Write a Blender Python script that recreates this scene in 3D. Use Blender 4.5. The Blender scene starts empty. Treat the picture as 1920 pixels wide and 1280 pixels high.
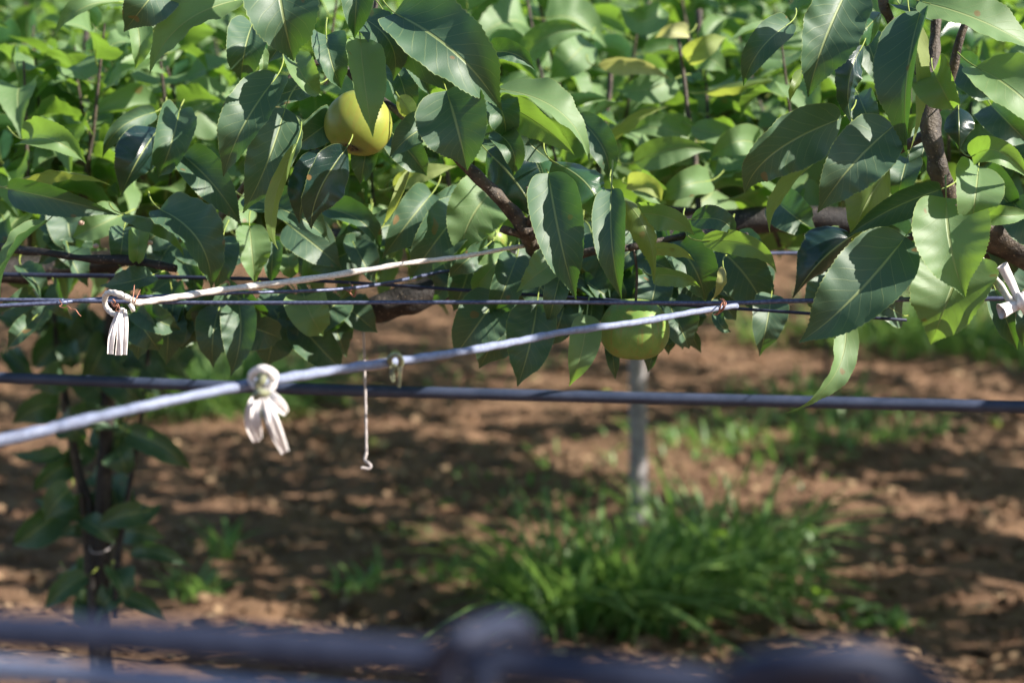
import bpy, math, random
import numpy as np
from mathutils import Vector, Matrix

S = bpy.context.scene
C = S.collection
R = math.radians
random.seed(7)
rng = np.random.default_rng(7)

# ------------------------------------------------------------------ camera, world, sun, exposure
F = 3900.0                      # focal length in photograph pixels (1920 wide)
CAMZ = 1.9
PITCH = math.atan(600 / F)
cam_d = bpy.data.cameras.new('camera')
cam = bpy.data.objects.new('camera', cam_d); C.objects.link(cam)
cam.location = (0, 0, CAMZ)
cam.rotation_euler = (R(90) - PITCH, 0, 0)
cam_d.sensor_width = 36
cam_d.lens = 36 * F / 1920
cam_d.clip_start = 0.05
cam_d.clip_end = 500
cam_d.dof.use_dof = True
cam_d.dof.focus_distance = 2.34
cam_d.dof.aperture_fstop = 4.6
cam_d.dof.aperture_blades = 7
S.camera = cam

SUN = Vector((0.80, -0.20, 0.58)).normalized()
w = bpy.data.worlds.new('World'); S.world = w; w.use_nodes = True
nt = w.node_tree; bg = nt.nodes['Background']
sky = nt.nodes.new('ShaderNodeTexSky'); sky.sky_type = 'NISHITA'; sky.sun_disc = False
sky.sun_elevation = math.asin(SUN.z); sky.sun_rotation = math.atan2(SUN.x, SUN.y)
sky.air_density = 1.0; sky.dust_density = 0.6; sky.ozone_density = 3.5
nt.links.new(sky.outputs[0], bg.inputs[0]); bg.inputs[1].default_value = 0.078
sl = bpy.data.lights.new('sun', 'SUN'); sun = bpy.data.objects.new('sun', sl); C.objects.link(sun)
sl.energy = 5.0; sl.angle = R(0.53); sl.color = (1.0, 0.92, 0.83)
sun.rotation_euler = SUN.to_track_quat('Z', 'Y').to_euler()
S.view_settings.view_transform = 'Standard'; S.view_settings.look = 'None'
S.view_settings.gamma = 1; S.view_settings.use_curve_mapping = False
S.view_settings.exposure = 1.15
S.render.engine = 'CYCLES'
S.cycles.max_bounces = 8; S.cycles.transmission_bounces = 6; S.cycles.diffuse_bounces = 4
S.cycles.use_denoising = True

# ------------------------------------------------------------------ pixel -> world
cp, sp = math.cos(PITCH), math.sin(PITCH)
AX = np.array([1.0, 0, 0]); AU = np.array([0, sp, cp]); AF = np.array([0, cp, -sp])
CO = np.array([0, 0, CAMZ])
def px(x, y, d):
    """photo pixel at depth d metres along the optical axis"""
    return CO + d * (AF + (x - 960) / F * AX - (y - 640) / F * AU)
def pz(x, y, z):
    """photo pixel on the horizontal plane z"""
    r = AF + (x - 960) / F * AX - (y - 640) / F * AU
    return CO + r * ((z - CAMZ) / r[2])
def pxa(pts):
    return np.array([px(*p) for p in pts])
WZ = 1.58                       # trellis height

# ------------------------------------------------------------------ mesh helpers
class MB:
    def __init__(s): s.v = []; s.f = []; s.m = []; s.uv = []; s.n = 0
    def add(s, v, f, mi=0, uv=None):
        v = np.asarray(v, float); k = s.n
        s.v.append(v); s.n += len(v)
        if uv is None: uv = np.zeros((len(v), 2))
        s.uv.append(np.asarray(uv, float))
        s.f.extend([tuple(i + k for i in q) for q in f]); s.m.extend([mi] * len(f))
    def mesh(s, name, mats, smooth=True):
        me = bpy.data.meshes.new(name)
        V = np.concatenate(s.v); UV = np.concatenate(s.uv)
        return mesh_np(me, V, s.f, s.m, UV, mats, smooth)
    def build(s, name, mats, parent=None, smooth=True):
        return link(name, s.mesh(name, mats, smooth), parent)
def mesh_np(me, V, faces, mi, UV, mats, smooth=True):
    ln = np.array([len(q) for q in faces], dtype=np.int32)
    flat = np.fromiter((i for q in faces for i in q), dtype=np.int32, count=int(ln.sum()))
    return mesh_flat(me, V, flat, ln, mi, UV, mats, smooth)
def mesh_flat(me, V, flat, ln, mi, UV, mats, smooth=True):
    me.vertices.add(len(V)); me.vertices.foreach_set('co', np.ascontiguousarray(V, np.float32).ravel())
    me.loops.add(len(flat)); me.loops.foreach_set('vertex_index', flat)
    me.polygons.add(len(ln))
    st = np.zeros(len(ln), np.int32); st[1:] = np.cumsum(ln)[:-1]
    me.polygons.foreach_set('loop_start', st)
    if not isinstance(mats, (list, tuple)): mats = [mats]
    for m in mats: me.materials.append(m)
    me.polygons.foreach_set('material_index', np.asarray(mi, np.int32))
    me.polygons.foreach_set('use_smooth', np.full(len(ln), smooth))
    l = me.uv_layers.new(name='UVMap')
    l.data.foreach_set('uv', np.ascontiguousarray(UV[flat], np.float32).ravel())
    me.update(calc_edges=True); me.validate()
    return me
def link(name, data, parent=None):
    o = bpy.data.objects.new(name, data); C.objects.link(o)
    if parent is not None: o.parent = parent
    return o
def tag(o, label=None, cat=None, group=None, kind=None):
    if label: o['label'] = label
    if cat: o['category'] = cat
    if group: o['group'] = group
    if kind: o['kind'] = kind
    return o
def thing(name, label, cat, loc=(0, 0, 0), group=None):
    o = bpy.data.objects.new(name, None); C.objects.link(o); o.empty_display_size = 0.1
    return tag(o, label, cat, group)

def smooth_path(P, n):
    """Catmull-Rom through the rows of P (extra columns such as radius follow along)"""
    P = np.asarray(P, float)
    Q = np.vstack([2 * P[0] - P[1], P, 2 * P[-1] - P[-2]])
    out = []
    for i in range(1, len(Q) - 2):
        t = np.linspace(0, 1, n, endpoint=False)[:, None]
        a, b, c, d = Q[i - 1], Q[i], Q[i + 1], Q[i + 2]
        out.append(.5 * ((2 * b) + (-a + c) * t + (2 * a - 5 * b + 4 * c - d) * t**2 + (-a + 3 * b - 3 * c + d) * t**3))
    out.append(P[-1:])
    return np.vstack(out)
def tube(mb, P, rad, sides=8, mi=0, cap=True, mod=None, flat=1.0):
    P = np.asarray(P, float); n = len(P)
    rad = np.full(n, rad, float) if np.isscalar(rad) else np.asarray(rad, float)
    T = np.gradient(P, axis=0); T /= np.linalg.norm(T, axis=1)[:, None] + 1e-12
    N = np.zeros_like(P)
    a = np.array([0, 0, 1.0]) if abs(T[0][2]) < .9 else np.array([1.0, 0, 0])
    v = a - T[0] * a.dot(T[0]); v /= np.linalg.norm(v); N[0] = v
    for i in range(1, n):
        v = N[i - 1] - T[i] * N[i - 1].dot(T[i]); N[i] = v / (np.linalg.norm(v) + 1e-12)
    B = np.cross(T, N)
    th = np.linspace(0, 2 * math.pi, sides, endpoint=False)
    k = np.ones((n, sides)) if mod is None else mod(np.arange(n)[:, None], th[None, :])
    rr = rad[:, None] * k
    V = P[:, None, :] + rr[..., None] * (np.cos(th)[None, :, None] * N[:, None, :] + flat * np.sin(th)[None, :, None] * B[:, None, :])
    ln = np.concatenate([[0], np.cumsum(np.linalg.norm(np.diff(P, axis=0), axis=1))])
    uv = np.stack([np.broadcast_to(th[None] / 6.2832, (n, sides)), np.broadcast_to(ln[:, None], (n, sides))], -1)
    f = []
    for i in range(n - 1):
        for j in range(sides):
            j2 = (j + 1) % sides
            f.append((i * sides + j, (i + 1) * sides + j, (i + 1) * sides + j2, i * sides + j2))
    if cap:
        f.append(tuple(range(sides))); f.append(tuple((n - 1) * sides + j for j in reversed(range(sides))))
    mb.add(V.reshape(-1, 3), f, mi, uv.reshape(-1, 2))

# ------------------------------------------------------------------ materials
class NT:
    def __init__(s, name):
        s.m = bpy.data.materials.new(name); s.m.use_nodes = True
        s.t = s.m.node_tree; s.b = s.t.nodes['Principled BSDF']; s.out = s.t.nodes['Material Output']
    def n(s, typ, **kw):
        o = s.t.nodes.new(typ)
        for k, v in kw.items():
            if k == 'ins':
                for a, b in v.items(): o.inputs[a].default_value = b
            else: setattr(o, k, v)
        return o
    def l(s, a, b): s.t.links.new(a, b)
    def val(s, x, sock):
        if hasattr(x, 'is_linked') or hasattr(x, 'links'): s.l(x, sock)
        else: sock.default_value = x
    def math(s, op, a, b=0.0, c=0.0, clamp=False):
        o = s.n('ShaderNodeMath', operation=op); o.use_clamp = clamp
        s.val(a, o.inputs[0]); s.val(b, o.inputs[1]); s.val(c, o.inputs[2]); return o.outputs[0]
    def mix(s, f, a, b, blend='MIX'):
        o = s.n('ShaderNodeMix', data_type='RGBA', blend_type=blend)
        s.val(f, o.inputs[0]); s.val(a, o.inputs[6]); s.val(b, o.inputs[7]); return o.outputs[2]
    def noise(s, scale, vec=None, detail=3, rough=.55):
        o = s.n('ShaderNodeTexNoise'); o.inputs['Scale'].default_value = scale
        o.inputs['Detail'].default_value = detail; o.inputs['Roughness'].default_value = rough
        if vec is not None: s.l(vec, o.inputs['Vector'])
        return o.outputs[0]
    def ramp(s, x, stops):
        o = s.n('ShaderNodeValToRGB'); s.l(x, o.inputs[0]); e = o.color_ramp.elements
        while len(e) < len(stops): e.new(.5)
        for q, (p, c) in zip(e, stops): q.position = p; q.color = c if len(c) == 4 else (*c, 1)
        return o.outputs[0]
    def step(s, x, lo, hi):
        o = s.n('ShaderNodeMapRange', interpolation_type='SMOOTHSTEP'); s.l(x, o.inputs[0])
        o.inputs[1].default_value = lo; o.inputs[2].default_value = hi; return o.outputs[0]
    def bump(s, h, strength=.3, dist=.001):
        o = s.n('ShaderNodeBump'); o.inputs['Strength'].default_value = strength; o.inputs['Distance'].default_value = dist
        s.l(h, o.inputs['Height']); s.l(o.outputs[0], s.b.inputs['Normal']); return o.outputs[0]
    def pos(s): return s.n('ShaderNodeNewGeometry').outputs['Position']
    def objc(s): return s.n('ShaderNodeTexCoord').outputs['Object']
def rgb(*c): return (*c, 1.0)

def leaf_material(name, top1, top2, under, glow, rough=.29, trans=.27):
    t = NT(name); b = t.b
    uv = t.n('ShaderNodeUVMap').outputs[0]
    sep = t.n('ShaderNodeSeparateXYZ'); t.l(uv, sep.inputs[0]); U, Vv = sep.outputs[0], sep.outputs[1]
    rnd = t.math('DIVIDE', t.math('FLOOR', U), 16.0)
    s = t.math('ABSOLUTE', t.math('SUBTRACT', t.math('MULTIPLY', t.math('FRACT', U), 2.0), 1.0))
    pos = t.pos()
    n1 = t.noise(22, pos, 3); n2 = t.noise(260, pos, 3)
    # veins
    mid = t.math('SUBTRACT', 1.0, t.step(s, .015, .05))
    q = t.math('SUBTRACT', t.math('MULTIPLY', Vv, 11.0), t.math('MULTIPLY', t.math('POWER', s, .8), 2.6))
    q = t.math('ADD', q, t.math('MULTIPLY', n1, .6))
    tri = t.math('ABSOLUTE', t.math('SUBTRACT', t.math('FRACT', q), .5))
    lat = t.math('SUBTRACT', 1.0, t.step(tri, .0, .055))
    lat = t.math('MULTIPLY', lat, t.math('SUBTRACT', 1.0, t.step(s, .6, .98)))
    vo = t.n('ShaderNodeTexVoronoi', feature='DISTANCE_TO_EDGE'); t.l(pos, vo.inputs['Vector']); vo.inputs['Scale'].default_value = 420
    net = t.math('SUBTRACT', 1.0, t.step(vo.outputs['Distance'], .0, .12))
    top = t.mix(t.step(n1, .3, .75), rgb(*top1), rgb(*top2))
    top = t.mix(t.math('MULTIPLY', t.math('POWER', rnd, 2.6), .85), top, rgb(.085, .18, .035))
    top = t.mix(t.math('MULTIPLY', lat, .10), top, rgb(.12, .20, .07))
    top = t.mix(t.math('MULTIPLY', net, .06), top, rgb(.2, .3, .1))
    und = t.mix(t.math('MULTIPLY', lat, .35), rgb(*under), rgb(.3, .36, .13))
    geo = t.n('ShaderNodeNewGeometry')
    col = t.mix(geo.outputs['Backfacing'], top, und)
    col = t.mix(t.math('MULTIPLY', mid, .8), col, rgb(.33, .40, .15))
    edge = t.step(s, .955, .995)
    col = t.mix(t.math('MULTIPLY', edge, .5), col, rgb(.34, .42, .13))
    # insect specks
    sp_ = t.step(t.noise(38, pos, 1), .735, .76)
    col = t.mix(t.math('MULTIPLY', sp_, .8), col, rgb(.20, .11, .04))
    t.l(col, b.inputs['Base Color'])
    rg = t.math('ADD', t.math('MULTIPLY', n1, .16), rough - .08)
    rg = t.math('ADD', rg, t.math('MULTIPLY', geo.outputs['Backfacing'], .25))
    t.l(rg, b.inputs['Roughness']); b.inputs['Specular IOR Level'].default_value = .75
    h = t.math('ADD', t.math('MULTIPLY', mid, 1.0), t.math('MULTIPLY', lat, -.16))
    h = t.math('ADD', h, t.math('MULTIPLY', net, -.05)); h = t.math('ADD', h, t.math('MULTIPLY', n2, .10))
    h = t.math('ADD', h, t.math('MULTIPLY', n1, 1.4))
    nb = t.bump(h, .55, .0011)
    tr = t.n('ShaderNodeBsdfTranslucent')
    gl = t.mix(t.math('MULTIPLY', t.math('ADD', lat, mid), .4), rgb(*glow), rgb(.12, .2, .02))
    t.l(gl, tr.inputs[0]); t.l(nb, tr.inputs['Normal'])
    mx = t.n('ShaderNodeMixShader'); mx.inputs[0].default_value = trans
    t.l(b.outputs[0], mx.inputs[1]); t.l(tr.outputs[0], mx.inputs[2]); t.l(mx.outputs[0], t.out.inputs[0])
    return t.m
M = {}
M['leaf'] = leaf_material('pear_leaf', (.0040, .018, .024), (.0085, .032, .031), (.055, .115, .06), (.13, .33, .02), .30, .18)
M['leaf_canopy'] = leaf_material('canopy_leaf', (.015, .056, .036), (.038, .115, .050), (.14, .24, .09), (.34, .60, .055), .31, .30)
M['leaf_young'] = leaf_material('lit_yellow_leaf', (.10, .17, .04), (.15, .22, .05), (.24, .30, .09), (.55, .65, .09), .5, .42)  # yellow-green of sunlit and backlit leaves put into the base colours
M['leaf_pale'] = leaf_material('pale_leaf', (.30, .32, .10), (.40, .40, .15), (.40, .40, .18), (.7, .7, .2), .5, .3)
def simple(name, c1, c2, scale, rough=.6, bump=.3, bd=.001, metal=0, detail=5, spec=.4, obj=False):
    t = NT(name); p = t.pos() if not obj else t.objc(); n = t.noise(scale, p, detail)
    t.l(t.mix(t.step(n, .35, .68), rgb(*c1), rgb(*c2)), t.b.inputs['Base Color'])
    t.b.inputs['Roughness'].default_value = rough; t.b.inputs['Metallic'].default_value = metal
    t.b.inputs['Specular IOR Level'].default_value = spec
    t.bump(n, bump, bd); return t.m
M['petiole'] = simple('petiole', (.30, .36, .08), (.22, .30, .07), 60, .5)
def bark_mat(name, c1, c2, c3):
    t = NT(name); p = t.pos()
    n = t.noise(60, p, 6, .65); n2 = t.noise(340, p, 4); n3 = t.noise(18, p, 2)
    c = t.mix(t.step(n, .36, .62), rgb(*c1), rgb(*c2))
    c = t.mix(t.math('MULTIPLY', t.step(n3, .55, .7), .6), c, rgb(*c3))
    vo = t.n('ShaderNodeTexVoronoi'); t.l(p, vo.inputs['Vector']); vo.inputs['Scale'].default_value = 170
    len_ = t.math('SUBTRACT', 1.0, t.step(vo.outputs['Distance'], .12, .22))
    c = t.mix(t.math('MULTIPLY', len_, .45), c, rgb(.42, .33, .24))
    t.l(c, t.b.inputs['Base Color']); t.b.inputs['Roughness'].default_value = .62
    h = t.math('ADD', t.math('MULTIPLY', n, 1.5), n2); t.bump(h, .8, .0022); return t.m
M['bark'] = bark_mat('shoot_bark', (.034, .027, .022), (.10, .076, .052), (.13, .11, .085))
M['oldbark'] = bark_mat('old_bark', (.011, .010, .009), (.028, .023, .020), (.055, .050, .043))
M['soil'] = None
M['wire'] = simple('steel_wire', (.075, .09, .155), (.15, .17, .26), 240, .45, .3, .0003, .4)
M['wire_dark'] = simple('coated_cable', (.022, .029, .058), (.036, .045, .080), 120, .6, .5, .0005, .2)
M['rope'] = simple('white_cord', (.80, .76, .70), (.62, .57, .50), 300, .6, .5, .0006)
M['cord'] = simple('blue_grey_cord', (.23, .27, .38), (.18, .205, .29), 190, .5, .6, .0007)  # blue-grey look of the cord in shade put into its base colour
M['cloth'] = simple('white_tie', (.84, .80, .78), (.70, .65, .62), 170, .7, .5, .0006)
M['moss'] = simple('mossy_knot', (.30, .32, .17), (.17, .17, .13), 210, .8, .7, .001)
M['copper'] = simple('rusty_tie_wire', (.42, .20, .13), (.28, .12, .08), 400, .45, .3, .0003, .5)
M['post'] = simple('grey_post', (.36, .34, .33), (.24, .22, .22), 26, .8, .5, .003)
M['twine'] = simple('pale_twine', (.55, .5, .48), (.4, .36, .36), 90, .8)
M['seed'] = simple('dry_bud', (.62, .46, .36), (.45, .30, .22), 120, .7)

# ------------------------------------------------------------------ leaves
_pu = np.linspace(0, 1, 401)
_pw = np.interp(_pu, [0, .015, .05, .1, .17, .26, .36, .48, .60, .70, .78, .85, .91, .96, 1], [0, .32, .61, .81, .94, 1, .98, .89, .73, .54, .36, .21, .11, .05, 0])
_k = np.exp(-(np.arange(-14, 15) / 6.)**2); _k /= _k.sum()
_ps = np.convolve(np.pad(_pw, 14, mode='reflect'), _k, 'valid'); _b = np.clip(_pu / .05, 0, 1)
_pw = _pw * (1 - _b) + _ps * _b; _pw[-1] = 0
def prof(u):
    return np.interp(np.clip(u, 0, 1), _pu, _pw)
def leaf_geo(mb, P0, P1, P2, width, N0, roll=0., twist=0., fl=.25, fr=.25, cup=.15, rows=44, half=4, teeth=True,
             wave=.05, cord=.10, seed=0, tone=0, bite=None, petiole=None, pr=.0009, mi=(0, 1)):
    """one leaf blade around the midrib P0-P1-P2, upper face along N0 turned by roll"""
    g = np.random.default_rng(seed)
    P0, P1, P2 = map(np.asarray, (P0, P1, P2))
    u = np.linspace(0, 1, rows + 1); t = u[:, None]
    Cc = (1 - t)**2 * P0 + 2 * t * (1 - t) * P1 + t * t * P2
    T = 2 * (1 - t) * (P1 - P0) + 2 * t * (P2 - P1); T /= np.linalg.norm(T, axis=1)[:, None] + 1e-12
    L = np.linalg.norm(np.diff(Cc, axis=0), axis=1).sum()
    N = N0 - T * (T @ N0)[:, None]; N /= np.linalg.norm(N, axis=1)[:, None] + 1e-12
    B = np.cross(N, T)                                   # P side
    a = roll + twist * u
    N_, B_ = N * np.cos(a)[:, None] + B * np.sin(a)[:, None], B * np.cos(a)[:, None] - N * np.sin(a)[:, None]
    W = prof(u) * width * .5
    ph = g.uniform(0, 6.28, 4); kf = g.uniform(1.3, 2.6, 2)
    cols = []
    for side, fold, q in ((-1, fl, 0), (1, fr, 1)):
        for j in range(1, half + 1):
            s = j / half
            cols.append((side * s, side, fold, q, s))
    cols = [c for c in cols if c[0] < 0][::-1] + [(0, 0, 0, 0, 0)] + [c for c in cols if c[0] > 0]
    V = np.zeros((rows + 1, len(cols), 3)); UV = np.zeros((rows + 1, len(cols), 2))
    tooth = (np.arange(rows + 1) % 2) * 1.0
    jit = g.uniform(.6, 1.25, rows + 1)
    for c, (ss, side, fold, q, s) in enumerate(cols):
        ws = W * s
        if teeth and s == 1:
            ws = ws + tooth * jit * 0.013 * width * np.clip(np.sin(np.pi * u)**.3, 0, 1)
        ang = fold + cup * s
        x = ws * np.cos(ang); z = ws * np.sin(ang)
        z = z + wave * W * s * s * (np.sin(2 * np.pi * kf[q] * u + ph[q]) + .4 * np.sin(2 * np.pi * 3.1 * kf[q] * u + ph[q + 2]))
        back = -cord * L * s * np.exp(-u * 9) * (1 - s * .3)
        fwd = (tooth * .006 * L if (teeth and s == 1) else 0.0)
        V[:, c] = Cc + side * x[:, None] * B_ + z[:, None] * N_ + (back + fwd)[:, None] * T
        UV[:, c, 0] = tone + .002 + .996 * (ss * .5 + .5); UV[:, c, 1] = u
    nc = len(cols); f = []
    for i in range(rows):
        for j in range(nc - 1):
            if bite and bite[0] < u[i] < bite[1] and ((bite[2] > 0 and cols[j][0] >= bite[3]) or (bite[2] < 0 and cols[j + 1][0] <= -bite[3])):
                continue
            f.append((i * nc + j, i * nc + j + 1, (i + 1) * nc + j + 1, (i + 1) * nc + j))
    # upper face must follow N_
    mb.add(V.reshape(-1, 3), f, mi[0], UV.reshape(-1, 2))
    if petiole is not None:
        A = np.asarray(petiole, float)
        m = Cc[0] - T[0] * np.linalg.norm(A - Cc[0]) * .55
        tt = np.linspace(0, 1, 7)[:, None]
        P = (1 - tt)**2 * Cc[2] * 1.0 + 2 * tt * (1 - tt) * m + tt * tt * A
        tube(mb, P, np.linspace(pr * .8, pr * 1.25, 7), 5, mi[1], cap=False)

# the camera-facing reference used for hand-posed leaves (a direction in space, slightly up)
def facing(P):
    v = CO - P; v = v / np.linalg.norm(v); v = v + np.array([0, 0, .12]); return v / np.linalg.norm(v)

LEAFN = [0]
def hero(parent, x0, y0, x1, y1, wpx, mid=(0, 0), d=2.36, dt=0., db=-.02, roll=0, twist=0, f=(.28, .28), cup=.15, wave=.06,
         mat='leaf', att=None, cord=.08, tone=None, bite=None, low=False, dm=None):
    """leaf traced base (x0,y0) to tip (x1,y1) at depth d; dt = tip depth offset, db = bow towards the lens, roll in degrees"""
    LEAFN[0] += 1; sd = LEAFN[0]
    g = random.Random(sd * 13)
    if mat == 'leaf' and ((tone is not None and tone >= 8 and parent is not tF) or parent is tD): mat = 'leaf_canopy'  # sunlit look put into colour: high-tone near leaves get the lighter leaf
    f = (f[0] + g.uniform(-.12, .16), f[1] + g.uniform(-.12, .16)); cup += g.uniform(-.15, .35); wave *= g.uniform(1.2, 2.8)
    roll += g.uniform(-8, 8); twist += g.uniform(-24, 24); db += g.uniform(-.035, .004)
    P0 = px(x0, y0, d); P2 = px(x1, y1, d + dt)
    cx = (x0 + x1) / 2 + 2 * mid[0]; cy = (y0 + y1) / 2 + 2 * mid[1]
    P1 = px(cx, cy, d + dt / 2 + 2 * db)
    Lpx = math.hypot(x1 - x0, y1 - y0)
    if att is None:
        dx, dy = (x0 - x1) / Lpx, (y0 - y1) / Lpx
        k = min(60, .3 * Lpx)
        att = px(x0 + dx * k * .8 + g.uniform(-8, 8), y0 + dy * k * .8 - g.uniform(0, 14), d + .05)
    else: att = px(att[0], att[1], att[2] if len(att) > 2 else d + .03)
    mb = MB()
    n = facing((P0 + P2) / 2)
    leaf_geo(mb, P0, P1, P2, wpx * 1.1 / F * d, n, R(roll), R(twist), f[0], f[1], cup, rows=(24 if low else 56), half=(2 if low else 5), teeth=not low,
             wave=wave, cord=cord, seed=sd, tone=(g.choice([0, 1, 2, 3, 5, 8, 11]) if tone is None else tone), bite=bite, petiole=att)
    return mb.build('leaf', [M[mat], M['petiole']], parent)

# shared small leaf shapes for the canopy (unit length, stalk at the origin, blade along +Y, upper face +Z)
def unit_leaf(seed, rows, half):
    g = random.Random(seed); mb = MB()
    b = .22; dr = g.uniform(-.05, .48)
    side = g.uniform(-.12, .12)
    leaf_geo(mb, (0, b, .02), (side, b + .42, g.uniform(.08, .28)), (side * .3, b + .86, -dr), g.uniform(.62, .80), np.array([0, 0, 1.0]),
             R(g.uniform(-12, 12)), R(g.uniform(-30, 30)), g.uniform(.05, .65), g.uniform(.05, .65), g.uniform(-.2, .8), rows, half, rows > 16,
             g.uniform(.04, .16), .08, seed, 0, None, (0, 0, 0), .009)
    return mb
NV = 14
FINE = [unit_leaf(100 + i, 22, 3) for i in range(NV)]
COARSE = [unit_leaf(100 + i, 8, 1) for i in range(NV)]
def tone_mesh(mb, tone, name, mat):
    uv = np.concatenate(mb.uv).copy(); uv[:, 0] += tone
    me = bpy.data.meshes.new(name)
    return mesh_np(me, np.concatenate(mb.v), mb.f, mb.m, uv, [mat, M['petiole']])
FMESH = {}
def fine_mesh(v, tone):
    if (v, tone) not in FMESH: FMESH[v, tone] = tone_mesh(FINE[v], tone, 'leaf_shape', M['leaf_canopy'])
    return FMESH[v, tone]
CV = [(np.concatenate(m.v), np.concatenate(m.uv), np.array([i for q in m.f for i in q], np.int32), np.array([len(q) for q in m.f], np.int32), np.array(m.m, np.int32)) for m in COARSE]
def leaf_mass(name, parent, Ms, vs, tones, mat):
    VV, UU, FL, LN, MI = [], [], [], [], []; off = 0
    Ms = np.asarray(Ms); vs = np.asarray(vs); tones = np.asarray(tones)
    for k in range(NV):
        idx = np.where(vs == k)[0]
        if not len(idx): continue
        v, uv, fl, ln, mi = CV[k]; A = Ms[idx]
        P = np.einsum('nij,vj->nvi', A[:, :3, :3], v) + A[:, None, :3, 3]
        u = np.broadcast_to(uv[None], (len(idx),) + uv.shape).copy(); u[..., 0] += tones[idx][:, None]
        VV.append(P.reshape(-1, 3)); UU.append(u.reshape(-1, 2))
        FL.append((fl[None] + (np.arange(len(idx)) * len(v))[:, None] + off).ravel())
        LN.append(np.tile(ln, len(idx))); MI.append(np.tile(mi, len(idx))); off += len(idx) * len(v)
    me = bpy.data.meshes.new(name)
    mesh_flat(me, np.concatenate(VV), np.concatenate(FL).astype(np.int32), np.concatenate(LN).astype(np.int32), np.concatenate(MI), np.concatenate(UU), [mat, M['petiole']])
    o = link(name, me, parent); o['kind'] = 'stuff'; return o
def leaf_matrix(p, az, pitch, roll, size):
    m = Matrix.Translation(p) @ Matrix.Rotation(az, 4, 'Z') @ Matrix.Rotation(pitch, 4, 'X') @ Matrix.Rotation(roll, 4, 'Y') @ Matrix.Scale(size, 4)
    return m

def wood(parent, pts, name='branch', mat='bark', sides=10, knob=.12, n=8, seed=0):
    """pts: (x, y, depth, radius in px at that depth)"""
    P = smooth_path([[*px(a, b, d), r / F * d] for a, b, d, r in pts], n)
    g = np.random.default_rng(seed + 5); ph = g.uniform(0, 6.28, 6)
    mb = MB()
    tube(mb, P[:, :3], P[:, 3], sides, mod=lambda i, th: 1 + knob * (np.sin(i * .9 + ph[0]) * .5 + .6 * np.sin(2 * th + i * .35 + ph[1]) + .4 * np.sin(3 * th - i * .8 + ph[2])))
    return mb.build(name, M[mat], parent)
def wood3(parent, pts, name, mat='bark', sides=8, knob=.1, n=6, seed=0):
    P = smooth_path(pts, n); mb = MB()
    g = np.random.default_rng(seed + 5); ph = g.uniform(0, 6.28, 6)
    tube(mb, P[:, :3], P[:, 3], sides, mod=lambda i, th: 1 + knob * (np.sin(i * .9 + ph[0]) + .6 * np.sin(2 * th + i * .35 + ph[1])))
    return mb.build(name, M[mat], parent)

# ------------------------------------------------------------------ ground
def soil_mat():
    t = NT('soil'); p = t.pos()
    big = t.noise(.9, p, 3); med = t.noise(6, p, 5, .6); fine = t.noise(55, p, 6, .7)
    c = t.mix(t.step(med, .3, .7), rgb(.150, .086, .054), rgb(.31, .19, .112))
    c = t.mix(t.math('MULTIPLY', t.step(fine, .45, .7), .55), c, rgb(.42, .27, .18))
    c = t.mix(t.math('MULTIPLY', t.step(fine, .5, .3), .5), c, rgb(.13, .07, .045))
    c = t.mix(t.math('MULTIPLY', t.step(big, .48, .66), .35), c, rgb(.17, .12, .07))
    t.l(c, t.b.inputs['Base Color']); t.b.inputs['Roughness'].default_value = .95
    t.b.inputs['Specular IOR Level'].default_value = .1
    t.bump(t.math('ADD', med, fine), .9, .03); return t.m
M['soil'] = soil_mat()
def hgt(x, y):
    return (.018 * np.sin(x * 3.1 + 1) * np.sin(y * 2.3) + .014 * np.sin(x * 7.3 + y * 5.1) + .012 * np.sin(y * 11.7 - x * 4.4 + 2)
            + .008 * np.sin(x * 19 + y * 13) * np.sin(y * 23 - x * 9))
xs = np.concatenate([np.linspace(-260, -8, 14), np.linspace(-5, 5, 190), np.linspace(8, 260, 14)])
ys = np.concatenate([np.linspace(-200, -2, 10), np.linspace(0, 18, 340), np.linspace(20, 300, 16)])
X, Y = np.meshgrid(xs, ys); inner = (abs(X) <= 5) & (Y >= 0) & (Y <= 18)
g2 = np.random.default_rng(3)
Z = np.where(inner, hgt(X, Y) + g2.normal(0, .006, X.shape), 0)
mb = MB(); nx = len(xs)
f = [(j * nx + i, j * nx + i + 1, (j + 1) * nx + i + 1, (j + 1) * nx + i) for j in range(len(ys) - 1) for i in range(nx - 1)]
mb.add(np.stack([X, Y, Z], -1).reshape(-1, 3), f)
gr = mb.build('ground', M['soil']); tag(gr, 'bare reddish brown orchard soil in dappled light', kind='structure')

def gz(x, y): return float(hgt(x, y))
# clods, dead leaves
def icos():
    p = (1 + 5**.5) / 2
    v = np.array([(-1, p, 0), (1, p, 0), (-1, -p, 0), (1, -p, 0), (0, -1, p), (0, 1, p), (0, -1, -p), (0, 1, -p), (p, 0, -1), (p, 0, 1), (-p, 0, -1), (-p, 0, 1)]) / 1.9
    f = [(0, 11, 5), (0, 5, 1), (0, 1, 7), (0, 7, 10), (0, 10, 11), (1, 5, 9), (5, 11, 4), (11, 10, 2), (10, 7, 6), (7, 1, 8), (3, 9, 4), (3, 4, 2), (3, 2, 6), (3, 6, 8), (3, 8, 9), (4, 9, 5), (2, 4, 11), (6, 2, 10), (8, 6, 7), (9, 8, 1)]
    return v, f
iv, if_ = icos(); mb = MB()
for k in range(5200):
    y = 5.2 + 9.5 * g2.random()**1.2; x = g2.uniform(-.3, .3) * y
    s = g2.choice([.008, .012, .018, .03], p=[.4, .35, .19, .06])
    v = iv * (s * g2.uniform(.7, 1.3, 3)) * np.array([1.2, 1.2, .7]) * g2.uniform(.75, 1.25, (12, 1))
    mb.add(v + (x, y, gz(x, y) + s * .3), if_)
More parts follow.
